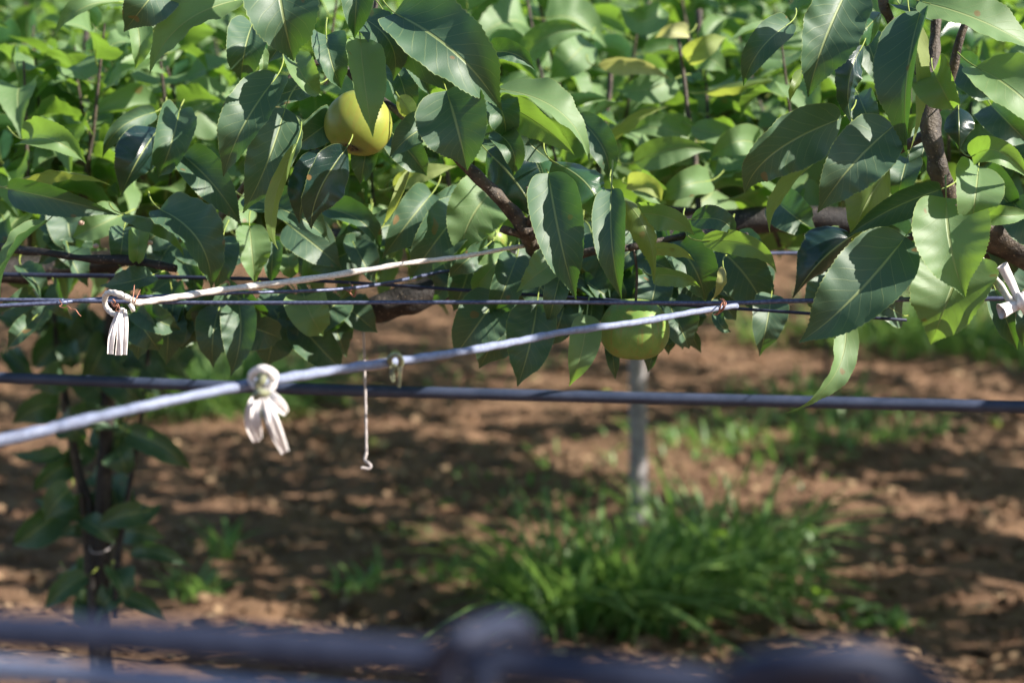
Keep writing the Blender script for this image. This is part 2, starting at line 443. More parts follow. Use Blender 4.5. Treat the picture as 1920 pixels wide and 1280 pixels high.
o = mb.build('soil_clods', M['soil']); tag(o, 'loose crumbly soil clods over the orchard floor', 'soil', kind='stuff')
M['litter'] = simple('leaf_litter', (.20, .12, .07), (.36, .25, .14), 20, .85)
mb = MB()
for k in range(1900):
    y = 5.4 + 8.5 * g2.random()**1.2; x = g2.uniform(-.28, .28) * y
    m = np.array(Matrix.Translation((x, y, gz(x, y) + .014)) @ Matrix.Rotation(g2.uniform(0, 6.28), 4, 'Z') @ Matrix.Rotation(g2.normal(0, .35), 4, 'X') @ Matrix.Scale(g2.uniform(.03, .075), 4))
    v, uv, fl, ln, mi = CV[k % NV]
    mb.add(v[:27] @ m[:3, :3].T + m[:3, 3], [q for q in COARSE[k % NV].f if max(q) < 27])
o = mb.build('leaf_litter', M['litter']); tag(o, 'dry brown fallen leaves scattered on the soil', 'leaf litter', kind='stuff')

# grass and weeds
def grass_mat(name, a, b_, gl):
    t = NT(name); n = t.step(t.noise(24, t.pos(), 2), .3, .7)
    t.l(t.mix(n, rgb(*a), rgb(*b_)), t.b.inputs['Base Color']); t.b.inputs['Roughness'].default_value = .45
    tr = t.n('ShaderNodeBsdfTranslucent'); tr.inputs[0].default_value = rgb(*gl)
    mx = t.n('ShaderNodeMixShader'); mx.inputs[0].default_value = .35
    t.l(t.b.outputs[0], mx.inputs[1]); t.l(tr.outputs[0], mx.inputs[2]); t.l(mx.outputs[0], t.out.inputs[0]); return t.m
M['grass'] = grass_mat('grass_blade', (.06, .15, .05), (.22, .34, .10), (.30, .52, .10))
def blade(mb, x, y, az, h, wd, lean, n=7):
    t = np.linspace(0, 1, n)
    r = lean * h * t**1.8; z = h * (t - .42 * (lean * t)**2.2 * .9)
    dx, dy = math.cos(az), math.sin(az); sx, sy = -dy, dx
    wv = wd * (.55 + .9 * t) * (1 - t)**.7; wv[-1] = wd * .03
    c = np.stack([x + dx * r, y + dy * r, gz(x, y) + z], -1)
    s = np.stack([sx * wv, sy * wv, 0.25 * wv], -1)
    V = np.concatenate([c - s, c, c + s]); V[n:2 * n, 2] -= wv * .5
    f = [(i, i + 1, n + i + 1, n + i) for i in range(n - 1)] + [(n + i, n + i + 1, 2 * n + i + 1, 2 * n + i) for i in range(n - 1)]
    mb.add(V, f)
def tuft(spots, label, name='grass_clump'):
    """spots: (x, y, radius x, radius y, blades, height)"""
    mb = MB()
    for (cx, cy, rx, ry, n, h) in spots:
        for k in range(n):
            a = g2.uniform(0, 6.28); q = g2.random()**.6
            x = cx + rx * q * math.cos(a); y = cy + ry * q * math.sin(a)
            out = math.atan2(y - cy, (x - cx) + 1e-6) + g2.normal(0, .9)
            blade(mb, x, y, out, h * g2.uniform(.45, 1.05), g2.uniform(.009, .021), g2.uniform(.25, 1.5))
    o = mb.build(name, M['grass']); tag(o, label, 'grass', kind='stuff'); return o
def gp(x, y): p = pz(x, y, 0); return p[0], p[1]
c1 = gp(1080, 1180); c2 = gp(1225, 1160); c3 = gp(1390, 1130); c4 = gp(980, 1150); c5 = gp(1320, 1090)
tuft([(*c4, .11, .11, 34, .30), (*c1, .2, .2, 150, .46), (*c2, .22, .22, 150, .44), (*c3, .2, .2, 90, .44), (*c5, .2, .2, 60, .5)],
     'large leafy clump of long green grass blades in front of the grey post')
tuft([(*gp(1420, 830), .6, .45, 110, .15), (*gp(1570, 810), .6, .4, 110, .15), (*gp(1500, 760), .4, .3, 70, .2)], 'low dark green grass patch behind the lower cable on the right')
tuft([(*gp(420, 760), .5, .5, 340, .34), (*gp(360, 720), .5, .6, 240, .36)], 'green grass patch behind the leafy trunk on the left')
tuft([(*gp(650, 1110), .12, .12, 22, .13)], 'sparse small grass tuft on bare soil left of the big clump')
tuft([(*gp(365, 1120), .08, .1, 30, .14), (*gp(415, 1050), .05, .05, 14, .22)], 'thin grass sprouts on bare soil right of the leafy trunk')
tuft([(*gp(1700, 640), 1.0, .8, 320, .34), (*gp(1860, 650), .9, .8, 380, .42)], 'far green grass under the canopy at the right edge')
tuft([(*gp(760, 1080), .2, .2, 16, .09), (*gp(880, 1100), .1, .2, 20, .12), (*gp(1650, 1170), .14, .1, 40, .08), (*gp(1000, 960), .7, .5, 46, .07), (*gp(1200, 880), .9, .8, 70, .08), (*gp(700, 700), 1.2, 1., 70, .1)],
     'scattered tiny weed sprouts across the open soil', 'weed_sprouts')
# broad leaved weed in the clump's right side
def weed(label, cx, cy, rx, ry, n, h, size):
    Ms, vs, tn = [], [], []
    for k in range(n):
        a = g2.uniform(0, 6.28); q = g2.random()**.5
        x, y = cx + rx * q * math.cos(a), cy + ry * q * math.sin(a)
        Ms.append(np.array(leaf_matrix((x, y, gz(x, y) + g2.uniform(.02, h)), g2.uniform(0, 6.28), g2.uniform(-.7, .5), g2.normal(0, .4), size * g2.uniform(.6, 1.3))))
        vs.append(g2.integers(NV)); tn.append(g2.integers(2, 12))
    o = leaf_mass('weed_plant', None, Ms, vs, tn, M['leaf_canopy']); tag(o, label, 'weed', kind='stuff')
weed('low broad leaved weed growing at the right side of the big grass clump', *gp(1450, 1140), .2, .18, 90, .26, .05)
weed('tiny broad leaved sprouts on the soil at the lower right', *gp(1640, 1140), .1, .06, 16, .04, .05)

def pear_mat(name, c1, c2, c3, blush):
    t = NT(name); p = t.objc()
    sep = t.n('ShaderNodeSeparateXYZ'); t.l(p, sep.inputs[0])
    n1 = t.noise(28, p, 3); c = t.mix(t.step(n1, .35, .65), rgb(*c1), rgb(*c2))
    vo = t.n('ShaderNodeTexVoronoi'); t.l(p, vo.inputs['Vector']); vo.inputs['Scale'].default_value = 430
    dots = t.math('SUBTRACT', 1.0, t.step(vo.outputs['Distance'], .14, .3))
    c = t.mix(t.math('MULTIPLY', dots, .45), c, rgb(*c3))
    mp = t.n('ShaderNodeMapping'); t.l(p, mp.inputs[0]); mp.inputs['Scale'].default_value = (1, 1, .12)
    st = t.step(t.noise(170, mp.outputs[0], 3), .5, .66)
    c = t.mix(t.math('MULTIPLY', st, blush), c, rgb(.36, .13, .04))
    # russet round the eye of the fruit
    r2 = t.math('SQRT', t.math('ADD', t.math('POWER', sep.outputs[0], 2.0), t.math('POWER', sep.outputs[1], 2.0)))
    eye = t.math('MULTIPLY', t.math('SUBTRACT', 1.0, t.step(t.math('ADD', r2, t.math('MULTIPLY', n1, .010)), .012, .024)), t.step(sep.outputs[2], .01, -.02))
    c = t.mix(t.math('MULTIPLY', eye, .85), c, rgb(.07, .03, .015))
    t.l(c, t.b.inputs['Base Color']); t.b.inputs['Roughness'].default_value = .42
    t.b.inputs['Subsurface Weight'].default_value = .08; t.b.inputs['Subsurface Radius'].default_value = (.01, .006, .002)
    t.bump(t.math('ADD', n1, t.math('MULTIPLY', dots, .3)), .25, .0006); return t.m
M['pear_yellow'] = pear_mat('yellow_pear_skin', (.23, .28, .045), (.30, .33, .055), (.30, .24, .06), .15)
M['pear_green'] = pear_mat('green_pear_skin', (.14, .26, .05), (.21, .32, .065), (.42, .36, .10), .30)
def pear(parent, c, rx, rz, mat, tilt=(0, 0, 0), stalk=.035, name='pear', flat=0.):
    n, m = 26, 40; mb = MB(); V = []
    th = np.linspace(0, math.pi, n)
    for k, a in enumerate(th):
        r = math.sin(a)**.92; z = math.cos(a)
        z *= 1 - .16 * math.exp(-(a / .33)**2) - .20 * math.exp(-((math.pi - a) / .36)**2)     # dimple at stalk and eye
        r *= 1 - .05 * z
        for j in range(m):
            b = 2 * math.pi * j / m
            k2 = 1 + .012 * math.sin(3 * b + 1) + .010 * math.sin(5 * b)
            V.append((rx * r * k2 * math.cos(b), rx * r * k2 * math.sin(b), rz * z))
    f = [(i * m + j, (i + 1) * m + j, (i + 1) * m + (j + 1) % m, i * m + (j + 1) % m) for i in range(n - 1) for j in range(m)]
    mb.add(V, f); o = mb.build(name, M[mat], parent)
    o.location = c; o.rotation_euler = tilt
    if stalk:
        ms = MB(); P = smooth_path([(0, 0, rz * .72), (.002, .001, rz + stalk * .5), (-.003, .004, rz + stalk)], 4)
        tube(ms, P, .0016, 6); s = ms.build('stalk', M['bark'], o)
    # eye
    mc = MB()
    for k in range(5):
        a = k * 1.2566
        P = [(.0045 * math.cos(a), .0045 * math.sin(a), -rz * .80), (.0075 * math.cos(a), .0075 * math.sin(a), -rz * .84), (.010 * math.cos(a + .3), .010 * math.sin(a + .3), -rz * .83)]
        tube(mc, P, np.array([.0015, .0012, .0004]), 4)
    mc.build('calyx', M['bark'], o)
    return o

# fallen fruit and yellow leaves lying on the soil
for (x, y, r, lb) in [(1865, 792, .032, 'fallen yellow pear on the soil under the canopy at the right edge'),
                      (650, 768, .028, 'fallen pear seen just above a dead leaf, left of the hanging wire'),
                      (1135, 745, .026, 'small fallen pear on the soil left of the grey post')]:
    a, b = gp(x, y); o = pear(None, (a, b, gz(a, b) + r * .8), r, r * .9, 'pear_yellow', (1.2, .3, random.random() * 6), 0, 'fallen_pear')
    tag(o, lb, 'pear', 'pears fallen on the soil')
for (x, y, s, rz, lb) in [(722, 842, .13, .6, 'large curled yellow leaf lying on the soil beside the wire hook'),
                      (592, 795, .12, 1.5, 'fallen yellow leaf lying left of the hanging wire'),
                      (1180, 850, .07, 2.2, 'small dry yellow leaf lying on the soil beside the grey post')]:
    a, b = gp(x, y); o = link('fallen_leaf', tone_mesh(FINE[int(s * 50) % NV], 6, 'fallen_leaf', M['leaf_pale']))
    o.matrix_world = leaf_matrix((a, b, gz(a, b) + .03), rz, .15, .3, s)
    tag(o, lb, 'leaf', 'yellow leaves fallen on the soil')

# ------------------------------------------------------------------ posts
def post(name, label, x0, y0, base_z, top, r, mat, sides=12, cat='post'):
    mb = MB(); b = pz(x0, y0, 0)
    P = smooth_path([[b[0], b[1], -.15], [b[0] + top[0] * .5, b[1], .8], [b[0] + top[0], b[1], 1.62]], 8)
    tube(mb, P, r, sides, mod=lambda i, th: 1 + .03 * np.sin(i * .7 + 2 * th))
    o = mb.build(name, M[mat]); tag(o, label, cat); return o
post('trellis_post', 'upright grey weathered post rising behind the large grass clump', 1199, 975, 0, (-.035, 0), .034, 'post')
post('thin_stake', 'thin dark stake standing far back behind the twisted hanging leaf', 1549, 760, 0, (-.01, 0), .011, 'oldbark', cat='stake')

# ------------------------------------------------------------------ trellis wires
def wire(name, label, pts, mat, cat='wire', sides=8, n=10, group=None, mod=None, sag=0):
    P = smooth_path([[*px(a, b, d), r / F * d] for a, b, d, r in pts], n)
    mb = MB(); tube(mb, P[:, :3], P[:, 3], sides, mod=mod); o = mb.build(name, M[mat]); tag(o, label, cat, group); return o
def dz(y, z=WZ): return (pz(960, y, z) - CO) @ AF
W1 = [(-1300, 556, 2.36, 4), (0, 562, 2.36, 3.8), (110, 563.5, 2.36, 3.8), (420, 567.5, 2.36, 3.8), (960, 566.5, 2.36, 3.9), (1350, 568, 2.36, 4), (1500, 564, 2.36, 4.4), (1920, 559.5, 2.34, 4.6), (3200, 552, 2.3, 4.6)]
wire('trellis_wire', 'straight thin grey steel wire crossing the whole view in front of the green pear', W1, 'wire')
wire('trellis_wire', 'thin grey wire passing through the white cord loop and rising to the right', [(-1300, 640, 2.2, 4), (0, 573, 2.33, 4), (110, 567, 2.35, 3.8), (195, 560, 2.385, 3.6), (420, 550, 2.44, 3.2), (660, 540, 2.55, 3.2), (840, 508, 2.7, 3.2), (1000, 486, 2.8, 3), (1500, 474, 2.9, 3.4), (2400, 460, 3.0, 3.4)], 'wire')
wire('trellis_wire', 'dark wire running just above the white cord loop', [(-1200, 495, 2.8, 4), (0, 514.5, 2.78, 4.4), (230, 518, 2.74, 4.2), (600, 527, 2.66, 3.2), (1000, 553, 2.56, 3.2), (1700, 600, 2.4, 3)], 'wire_dark')
M['hose'] = simple('hose_plastic', (.036, .050, .090), (.055, .070, .118), 30, .42, .15, .0006)
wire('drip_hose', 'dark blue grey hose sloping gently down to the right below the green pear', [(-900, 684, 3.1, 10), (0, 708, 3.06, 10.5), (450, 725, 3.03, 11), (1000, 741, 3.0, 11.5), (1920, 763, 2.95, 12), (2900, 788, 2.9, 12)], 'hose', 'hose', 12)
wire('trellis_cable', 'very thick dark out of focus cable along the bottom edge', [(-700, 1150, 0.7956, 36), (0, 1182, 0.7757, 37), (400, 1204, 0.7658, 37), (800, 1234, 0.7558, 37), (1200, 1272, 0.7459, 36), (1700, 1330, 0.7359, 30), (2200, 1400, 0.7260, 30)], 'wire_dark', 'cable')
wire('pale_cord', 'pale blurred cord crossing the bottom left corner', [(-600, 1215, 0.8951, 26), (0, 1254, 0.8752, 25), (300, 1278, 0.8652, 24), (700, 1312, 0.8553, 24), (1200, 1360, 0.8453, 24)], 'cord', 'cord')
# dark loop and knot of the near cable
cl = thing('cable_coil', 'dark blurred coil of spare cable hooked over the thick bottom cable', 'cable')
mb = MB(); P = smooth_path([[*px(a, b, d)] for a, b, d in [(835, 1300, 0.7359), (836, 1225, 0.7260), (862, 1198, 0.7160), (905, 1184, 0.7260), (950, 1172, 0.7459), (990, 1196, 0.7658), (975, 1225, 0.7757), (935, 1236, 0.7658), (900, 1300, 0.7359)]], 8)
tube(mb, P, .0050, 8); mb.build('loop', M['wire_dark'], cl)
mb = MB(); P = smooth_path([[*px(a, b, d)] for a, b, d in [(1330, 1340, 0.7359), (1400, 1262, 0.7160), (1500, 1244, 0.7061), (1620, 1238, 0.7061), (1720, 1266, 0.7160), (1800, 1330, 0.7359)]], 8)
tube(mb, P, .0062, 8); mb.build('loop', M['wire_dark'], cl)
mb = MB(); P = smooth_path([[*px(a, b, d)] for a, b, d in [(1420, 1330, 0.7359), (1520, 1272, 0.7160), (1640, 1262, 0.7061), (1740, 1320, 0.7160)]], 8)
tube(mb, P, .0050, 8); mb.build('loop', M['wire_dark'], cl)

twmod = lambda i, th: 1 + .10 * np.sin(2 * (th - i * .55)) + .05 * np.sin(i * .31)
rough = lambda i, th: 1 + .07 * np.sin(i * 1.3 + th) + .06 * np.sin(i * .43) + .05 * np.sin(3 * th + i * .8)
# lower long cord
lc = wire('slanting_cord', 'long blue grey cord rising from lower left to the copper twist', [(-600, 960, 1.45, 14), (0, 826, 1.60, 12), (140, 792, 1.63, 11.5), (290, 757, 1.66, 10), (470, 720, 1.74, 10), (600, 698, 1.82, 9.5), (740, 678, 1.90, 9), (850, 662, 1.98, 8), (965, 641, 2.06, 7.6), (1060, 622, 2.14, 7), (1200, 603, 2.22, 6.6), (1300, 585, 2.29, 6), (1382, 573, 2.33, 5)], 'cord', 'cord', 10, 16, mod=rough)
# upper white cord with its loop and hanging strips
Z6 = lambda x, y: (x / 4.571, 500 + y / 4.571)
uc = thing('tied_white_cord', 'bright white cord looped round the wire, folded strips hanging from its knot', 'cord')
path = [(982, 461, 2.50, 3.6), (950, 466, 2.49, 4), (860, 482, 2.47, 4.4), (760, 494, 2.45, 5), (600, 520, 2.42, 6), (420, 543, 2.38, 6.2), (330, 557, 2.355, 6.4), (262, 567, 2.335, 6), (247, 562, 2.325, 6), (222, 551, 2.32, 6), (203, 549, 2.33, 5.6), (196, 562, 2.345, 5.2), (200, 577, 2.35, 5), (213, 589, 2.34, 5.2), (226, 588, 2.33, 5.2), (229, 578, 2.325, 5)]
P = smooth_path([[*px(a, b, d), r / F * d] for a, b, d, r in path], 12)
mb = MB(); tube(mb, P[:, :3], P[:, 3], 10, mod=twmod); mb.build('cord', M['rope'], uc)
def ribbon(parent, pts, wd, mat, name='strip', thick=.0006, fold=0.):
    """pts: (x, y, depth), wd in px list: flat folded strip with a little thickness"""
    P = smooth_path([[*px(a, b, d), w_ / F * d] for (a, b, d), w_ in zip(pts, wd)], 6)
    T = np.gradient(P[:, :3], axis=0); T /= np.linalg.norm(T, axis=1)[:, None]
    n0 = facing(P[0, :3]); B = np.cross(T, n0); B /= np.linalg.norm(B, axis=1)[:, None]
    prof_ = np.array([-1, -.75, -.1, .15, .9, 1]); zz = np.array([0, 1, .7, -.3, .4, 1]) * fold
    V = []
    for sgn in (1, -1):
        V.append(P[:, None, :3] + (P[:, 3] * .5)[:, None, None] * (prof_[None, :, None] * B[:, None, :] + (zz[None, :, None] * n0)) + sgn * thick * n0)
    n = len(P); k = 6; f = []
    idx = lambda s, i, j: s * n * k + i * k + j
    for i in range(n - 1):
        for j in range(k - 1):
            f.append((idx(0, i, j), idx(0, i, j + 1), idx(0, i + 1, j + 1), idx(0, i + 1, j)))
            f.append((idx(1, i, j), idx(1, i + 1, j), idx(1, i + 1, j + 1), idx(1, i, j + 1)))
        for j in (0, k - 1):
            a, b_, c, d_ = idx(0, i, j), idx(0, i + 1, j), idx(1, i + 1, j), idx(1, i, j)
            f.append((a, b_, c, d_) if j == 0 else (d_, c, b_, a))
    for i in (0, n - 1):
        for j in range(k - 1): f.append((idx(0, i, j), idx(1, i, j), idx(1, i, j + 1), idx(0, i, j + 1)))
    mb = MB(); mb.add(np.concatenate([v.reshape(-1, 3) for v in V]), f)
    return mb.build(name, M[mat], parent, smooth=False)
ribbon(uc, [(226, 583, 2.33), (216, 602, 2.325), (210, 628, 2.32), (207, 664, 2.325)], [7, 10, 13, 12], 'cloth', fold=.45)
ribbon(uc, [(228, 583, 2.325), (223, 602, 2.315), (223, 630, 2.31), (222, 666, 2.318)], [6, 10, 8, 12], 'cloth', fold=.5)
ribbon(uc, [(233, 580, 2.33), (234, 602, 2.322), (234, 632, 2.32), (233, 665, 2.325)], [8, 13, 12, 10], 'cloth', fold=.4)
mb = MB(); tube(mb, pxa([(243, 570, 2.32), (248, 577, 2.32), (250, 583, 2.322)]), np.array([.0026, .003, .0024]), 8); mb.build('cord_end', M['rope'], uc)
mb = MB()
for pts in ([(249, 566, 2.31), (250, 552, 2.312), (252, 534, 2.315)], [(252, 568, 2.31), (257, 556, 2.312), (263, 543, 2.32)], [(211, 561, 2.30), (216, 566, 2.302), (212, 572, 2.303), (220, 574, 2.303), (217, 582, 2.305), (225, 584, 2.305)], [(208, 566, 2.31), (214, 575, 2.30), (221, 570, 2.30), (224, 580, 2.30)]):
    P = smooth_path(pxa(pts), 5); tube(mb, P, np.linspace(.0009, .0006, len(P)), 6)
tg = mb.build('twist_tie', M['copper'], uc)

def curl_wire(name, label, pts, r, mat, cat):
    mb = MB()
    for q in pts: tube(mb, smooth_path(pxa(q), 6), r, 6)
    o = mb.build(name, M[mat]); tag(o, label, cat, ); return o
curl_wire('wire_curl', 'tiny curled rusty wire end hanging under the wire left of the white loop', [[(111, 562, 2.34), (116, 571, 2.335), (111, 574, 2.33), (120, 577, 2.33), (127, 574, 2.33), (134, 580, 2.33), (141, 580, 2.33), (147, 588, 2.33), (152, 593, 2.33)]], .0006, 'copper', 'wire tie')
curl_wire('copper_twist', 'copper wire twist joining the slanting cord to the straight wire', [[(1350, 560, 2.32), (1357, 566, 2.31), (1356, 576, 2.31), (1349, 583, 2.32), (1345, 574, 2.35)], [(1354, 560, 2.32), (1361, 568, 2.31), (1356, 580, 2.31), (1347, 587, 2.32), (1342, 586, 2.32)], [(1357, 562, 2.33), (1352, 572, 2.30), (1346, 588, 2.31), (1338, 590, 2.31)]], .0008, 'copper', 'wire tie')
curl_wire('rusty_tie', 'small rusty tie where two thin wires cross under the white cord', [[(655, 530, 2.6), (661, 538, 2.58), (655, 547, 2.58), (648, 543, 2.6), (640, 540, 2.58), (628, 546, 2.58)], [(655, 548, 2.58), (664, 556, 2.58), (668, 545, 2.58)]], .0011, 'copper', 'wire tie')
# moss coloured rag end on the slanting cord
rg = thing('mossy_rag_tie', 'small mossy scrap tied round the slanting cord near the hanging wire', 'tie')
mb = MB(); P = smooth_path(pxa([(733, 688, 1.90), (731, 672, 1.88), (742, 665, 1.875), (752, 674, 1.88), (749, 690, 1.89), (738, 694, 1.90)]), 6); tube(mb, P, .0026, 8, mod=rough); mb.build('knot', M['moss'], rg)
ribbon(rg, [(750, 678, 1.885), (750, 700, 1.885), (748, 726, 1.89)], [8, 6, 5], 'moss', 'tail', fold=.3)
ribbon(rg, [(738, 682, 1.89), (735, 700, 1.89), (738, 716, 1.89)], [12, 10, 5], 'moss', 'tail', fold=.3)
# blurred white tie on the slanting cord
bt = thing('white_rag_tie', 'soft white rag tie with three short tails knotted on the slanting cord', 'tie')
def lobe(parent, pts, rad, mat, name, flat=1.0):
    P = smooth_path([[*px(a, b, d), r / F * d] for (a, b, d), r in zip(pts, rad)], 6)
    mb = MB(); tube(mb, P[:, :3], P[:, 3], 12, mod=lambda i, th: 1 + .16 * np.sin(3 * th + i * .25) + .09 * np.sin(5 * th - i * .4 + 1) + .07 * np.sin(i * .9), flat=flat); return mb.build(name, M[mat], parent)
DB = 1.73
lobe(bt, [(478, 728, DB), (471, 708, DB), (482, 693, DB - .01), (502, 693, DB - .01), (513, 708, DB), (508, 726, DB), (493, 734, DB)], [5, 7, 8, 7, 9, 8, 5], 'cloth', 'loop', 1)
lobe(bt, [(480, 744, DB - .02), (488, 736, DB - .03), (502, 738, DB - .02)], [8, 9, 7], 'moss', 'knot', 1)
lobe(bt, [(484, 722, DB), (490, 712, DB - .012), (496, 704, DB)], [7, 9, 6], 'moss', 'knot', 1)
for pts, wd in (([(486, 732, DB), (476, 762, DB - .012), (472, 792, DB - .008), (481, 828, DB)], [10, 25, 27, 13]),
                ([(490, 734, DB), (480, 768, DB - .018), (482, 800, DB - .014), (488, 822, DB - .004)], [10, 18, 17, 8]),
                ([(492, 734, DB), (504, 772, DB - .02), (519, 812, DB - .016), (535, 848, DB)], [11, 24, 24, 15]),
                ([(496, 738, DB - .004), (508, 774, DB - .026), (520, 806, DB - .02), (530, 836, DB - .006)], [8, 14, 16, 9]),
                ([(500, 730, DB), (514, 748, DB - .012), (528, 764, DB - .01), (537, 775, DB)], [11, 22, 22, 12])):
    ribbon(bt, pts, wd, 'cloth', 'tail', .0008, .55)
# right tie
Z8 = lambda x, y, d: (1780 + x / 6.4, 440 + y / 6.4, d)
rt = thing('white_paper_tie', 'twisted white cord tie with open paper ends at the right edge', 'tie')
lobe(rt, [(1690, 500, 2.52), (1724, 483, 2.50), (1790, 478, 2.46), Z8(380, 300, 2.36), Z8(500, 480, 2.33), Z8(620, 620, 2.31), Z8(720, 780, 2.30), Z8(780, 830, 2.30)], [4, 5, 5, 5.5, 7, 7.5, 6.5, 5], 'rope', 'cord', 1)
def cone_end(parent, a, b, ra, rb, d, name):
    P0 = px(*a, d); P1 = px(*b, d - .012); P = smooth_path([P0, (P0 + P1) / 2 + np.array([0, 0, .001]), P1], 6)
    mb = MB(); n = len(P); rr = np.linspace(ra, rb, n) / F * d
    wob = lambda i, th: 1 + .12 * np.sin(2 * th + 1) + .07 * np.sin(5 * th) + (i == n - 1) * .15 * np.sin(3 * th)
    tube(mb, P, rr, 14, cap=False, mod=wob); tube(mb, P[::-1], rr[::-1] * .8, 14, cap=False, mod=wob)
    return mb.build(name, M['cloth'], parent)
cone_end(rt, Z8(840, 790, 0)[:2], Z8(640, 370, 0)[:2], 6.5, 10, 2.29, 'paper_end')
cone_end(rt, Z8(830, 850, 0)[:2], Z8(620, 925, 0)[:2], 8, 13, 2.285, 'paper_end')
lobe(rt, [Z8(830, 720, 2.29), Z8(870, 780, 2.275), Z8(900, 860, 2.28), Z8(960, 900, 2.29), Z8(1050, 830, 2.30), Z8(980, 740, 2.29), Z8(880, 730, 2.28)], [6, 9, 10, 10, 10, 9, 6], 'cloth', 'knot', 1)
# hanging wire with hook
hw = thing('hanging_wire_hook', 'pale thin wire hanging straight down from the bough to a small hook', 'hook')
mb = MB(); P = smooth_path([[*px(a, b, d)] for a, b, d in [(680, 560, 2.95), (682, 640, 2.95), (685, 740, 2.95), (687, 850, 2.95)]], 24)
tube(mb, P, .0019, 6, mod=lambda i, th: 1 + .12 * np.sin(i * 1.1) + 0 * th); mb.build('wire', M['twine'], hw)
mb = MB(); P = smooth_path([[*px(a, b, d)] for a, b, d in [(687, 848, 2.95), (684, 862, 2.95), (691, 868, 2.94), (695, 873, 2.94), (691, 878, 2.94), (683, 877, 2.94), (677, 877, 2.94)]], 6)
tube(mb, P, .0024, 6); mb.build('hook', M['twine'], hw)

exec_trees = True
# ------------------------------------------------------------------ foreground trees
tD = tF = None
tA = thing('pear_tree', 'pear tree with one yellow and one green pear on its drooping central branches', 'tree')
tB = thing('pear_tree', 'pear tree with a thick upright brown stem and large leaves in the upper right', 'tree')
tC = thing('pear_tree', 'pear tree with gnarled low twig and glossy leaves behind the white cord loop', 'tree')
def ground_leg(parent, x, y, top, mat='oldbark'):
    return wood3(parent, [[x, y, -.1, .06], [x + .02, y, .5, .05], [x - .02, y + .02, 1.1, .045], [*top, .035]], 'trunk', mat, 12, .08, 6, 3)
# tree A: bough along the trellis, trunk out of frame on the right
wood(tA, [(600, 622, 2.9, 12), (690, 585, 2.9, 24), (780, 556, 2.9, 28), (880, 520, 2.92, 30), (1050, 480, 2.95, 34), (1250, 440, 3.0, 26), (1420, 412, 3.0, 26), (1600, 420, 3.0, 28), (2100, 470, 2.95, 44), (2600, 500, 2.9, 44)], 'bough', 'oldbark', 14, .12, 10, 1)
ground_leg(tA, 1.36, 2.98, (1.28, 2.92, 1.58))
wood(tA, [(1046, 502, 2.8, 16), (1010, 478, 2.6, 13), (993, 455, 2.5, 13), (985, 430, 2.47, 16), (962, 400, 2.46, 13), (925, 360, 2.44, 13), (885, 322, 2.43, 11), (845, 283, 2.42, 10), (800, 250, 2.44, 10), (740, 205, 2.48, 8), (680, 160, 2.5, 7), (630, 110, 2.5, 6)], 'branch', 'bark', 12, .14, 8, 2)
wood(tA, [(990, 445, 2.48, 9), (960, 434, 2.46, 7), (940, 430, 2.45, 6)], 'spur', 'bark', 8, .3, 4, 3)
wood(tA, [(985, 425, 2.47, 10), (1003, 400, 2.45, 7), (992, 368, 2.44, 4), (988, 350, 2.44, 2)], 'spur', 'bark', 8, .3, 4, 4)
wood(tA, [(992, 445, 2.48, 9), (1015, 432, 2.44, 6), (1035, 418, 2.42, 4)], 'spur', 'bark', 8, .3, 4, 5)
wood(tA, [(1000, 455, 2.5, 9), (1060, 480, 2.52, 8), (1120, 470, 2.5, 8), (1180, 465, 2.48, 7)], 'spur', 'bark', 8, .2, 6, 6)
wood(tA, [(1180, 465, 2.48, 7), (1300, 440, 2.5, 6), (1400, 440, 2.55, 5)], 'spur', 'bark', 8, .2, 6, 7)
wood(tA, [(630, 110, 2.5, 6), (560, 130, 2.5, 5), (520, 180, 2.5, 4)], 'spur', 'bark', 8, .2, 6, 8)
wood(tA, [(680, 160, 2.5, 6), (700, 40, 2.5, 5), (720, -80, 2.5, 4)], 'spur', 'bark', 8, .1, 6, 9)
pear(tA, px(672, 231, 2.44), 64 / F * 2.44, 61 / F * 2.44, 'pear_yellow', (R(-24), R(16), 0), .03)
pear(tA, px(1190, 617, 2.50), 66 / F * 2.50, 60 / F * 2.50, 'pear_green', (R(3), R(-2), 1.), .06)
pear(tA, px(925, 446, 2.95), 26 / F * 2.95, 22 / F * 2.95, 'pear_green', (0, .3, 0), .02)
pear(tA, px(1118, 500, 2.66), 34 / F * 2.66, 32 / F * 2.66, 'pear_yellow', (0, .3, 0), .02)
# tree B
wood(tB, [(2250, 600, 2.55, 40), (2000, 500, 2.52, 36), (1860, 440, 2.5, 30), (1790, 380, 2.46, 22), (1764, 335, 2.42, 19), (1752, 280, 2.41, 19), (1742, 220, 2.41, 20), (1742, 170, 2.42, 17), (1750, 110, 2.44, 12), (1755, 45, 2.45, 10), (1760, -60, 2.45, 9), (1765, -300, 2.45, 7)], 'stem', 'bark', 14, .12, 9, 11)
wood(tB, [(1750, 205, 2.43, 13), (1770, 180, 2.42, 11), (1788, 125, 2.40, 9), (1800, 72, 2.39, 8), (1830, -20, 2.38, 7), (1850, -200, 2.38, 6)], 'branch', 'bark', 12, .07, 8, 12)
wood(tB, [(1742, 160, 2.43, 10), (1700, 100, 2.46, 9), (1668, 34, 2.43, 9), (1655, -5, 2.42, 10), (1640, -160, 2.4, 9)], 'branch', 'bark', 12, .07, 8, 13)
wood(tB, [(1742, 250, 2.43, 11), (1660, 290, 2.46, 8), (1600, 300, 2.5, 6)], 'spur', 'bark', 8, .2, 6, 14)
wood(tB, [(1860, 440, 2.5, 14), (1760, 430, 2.5, 10), (1690, 450, 2.5, 7)], 'spur', 'bark', 8, .2, 6, 15)
ground_leg(tB, .98, 2.56, (.86, 2.55, 1.59))
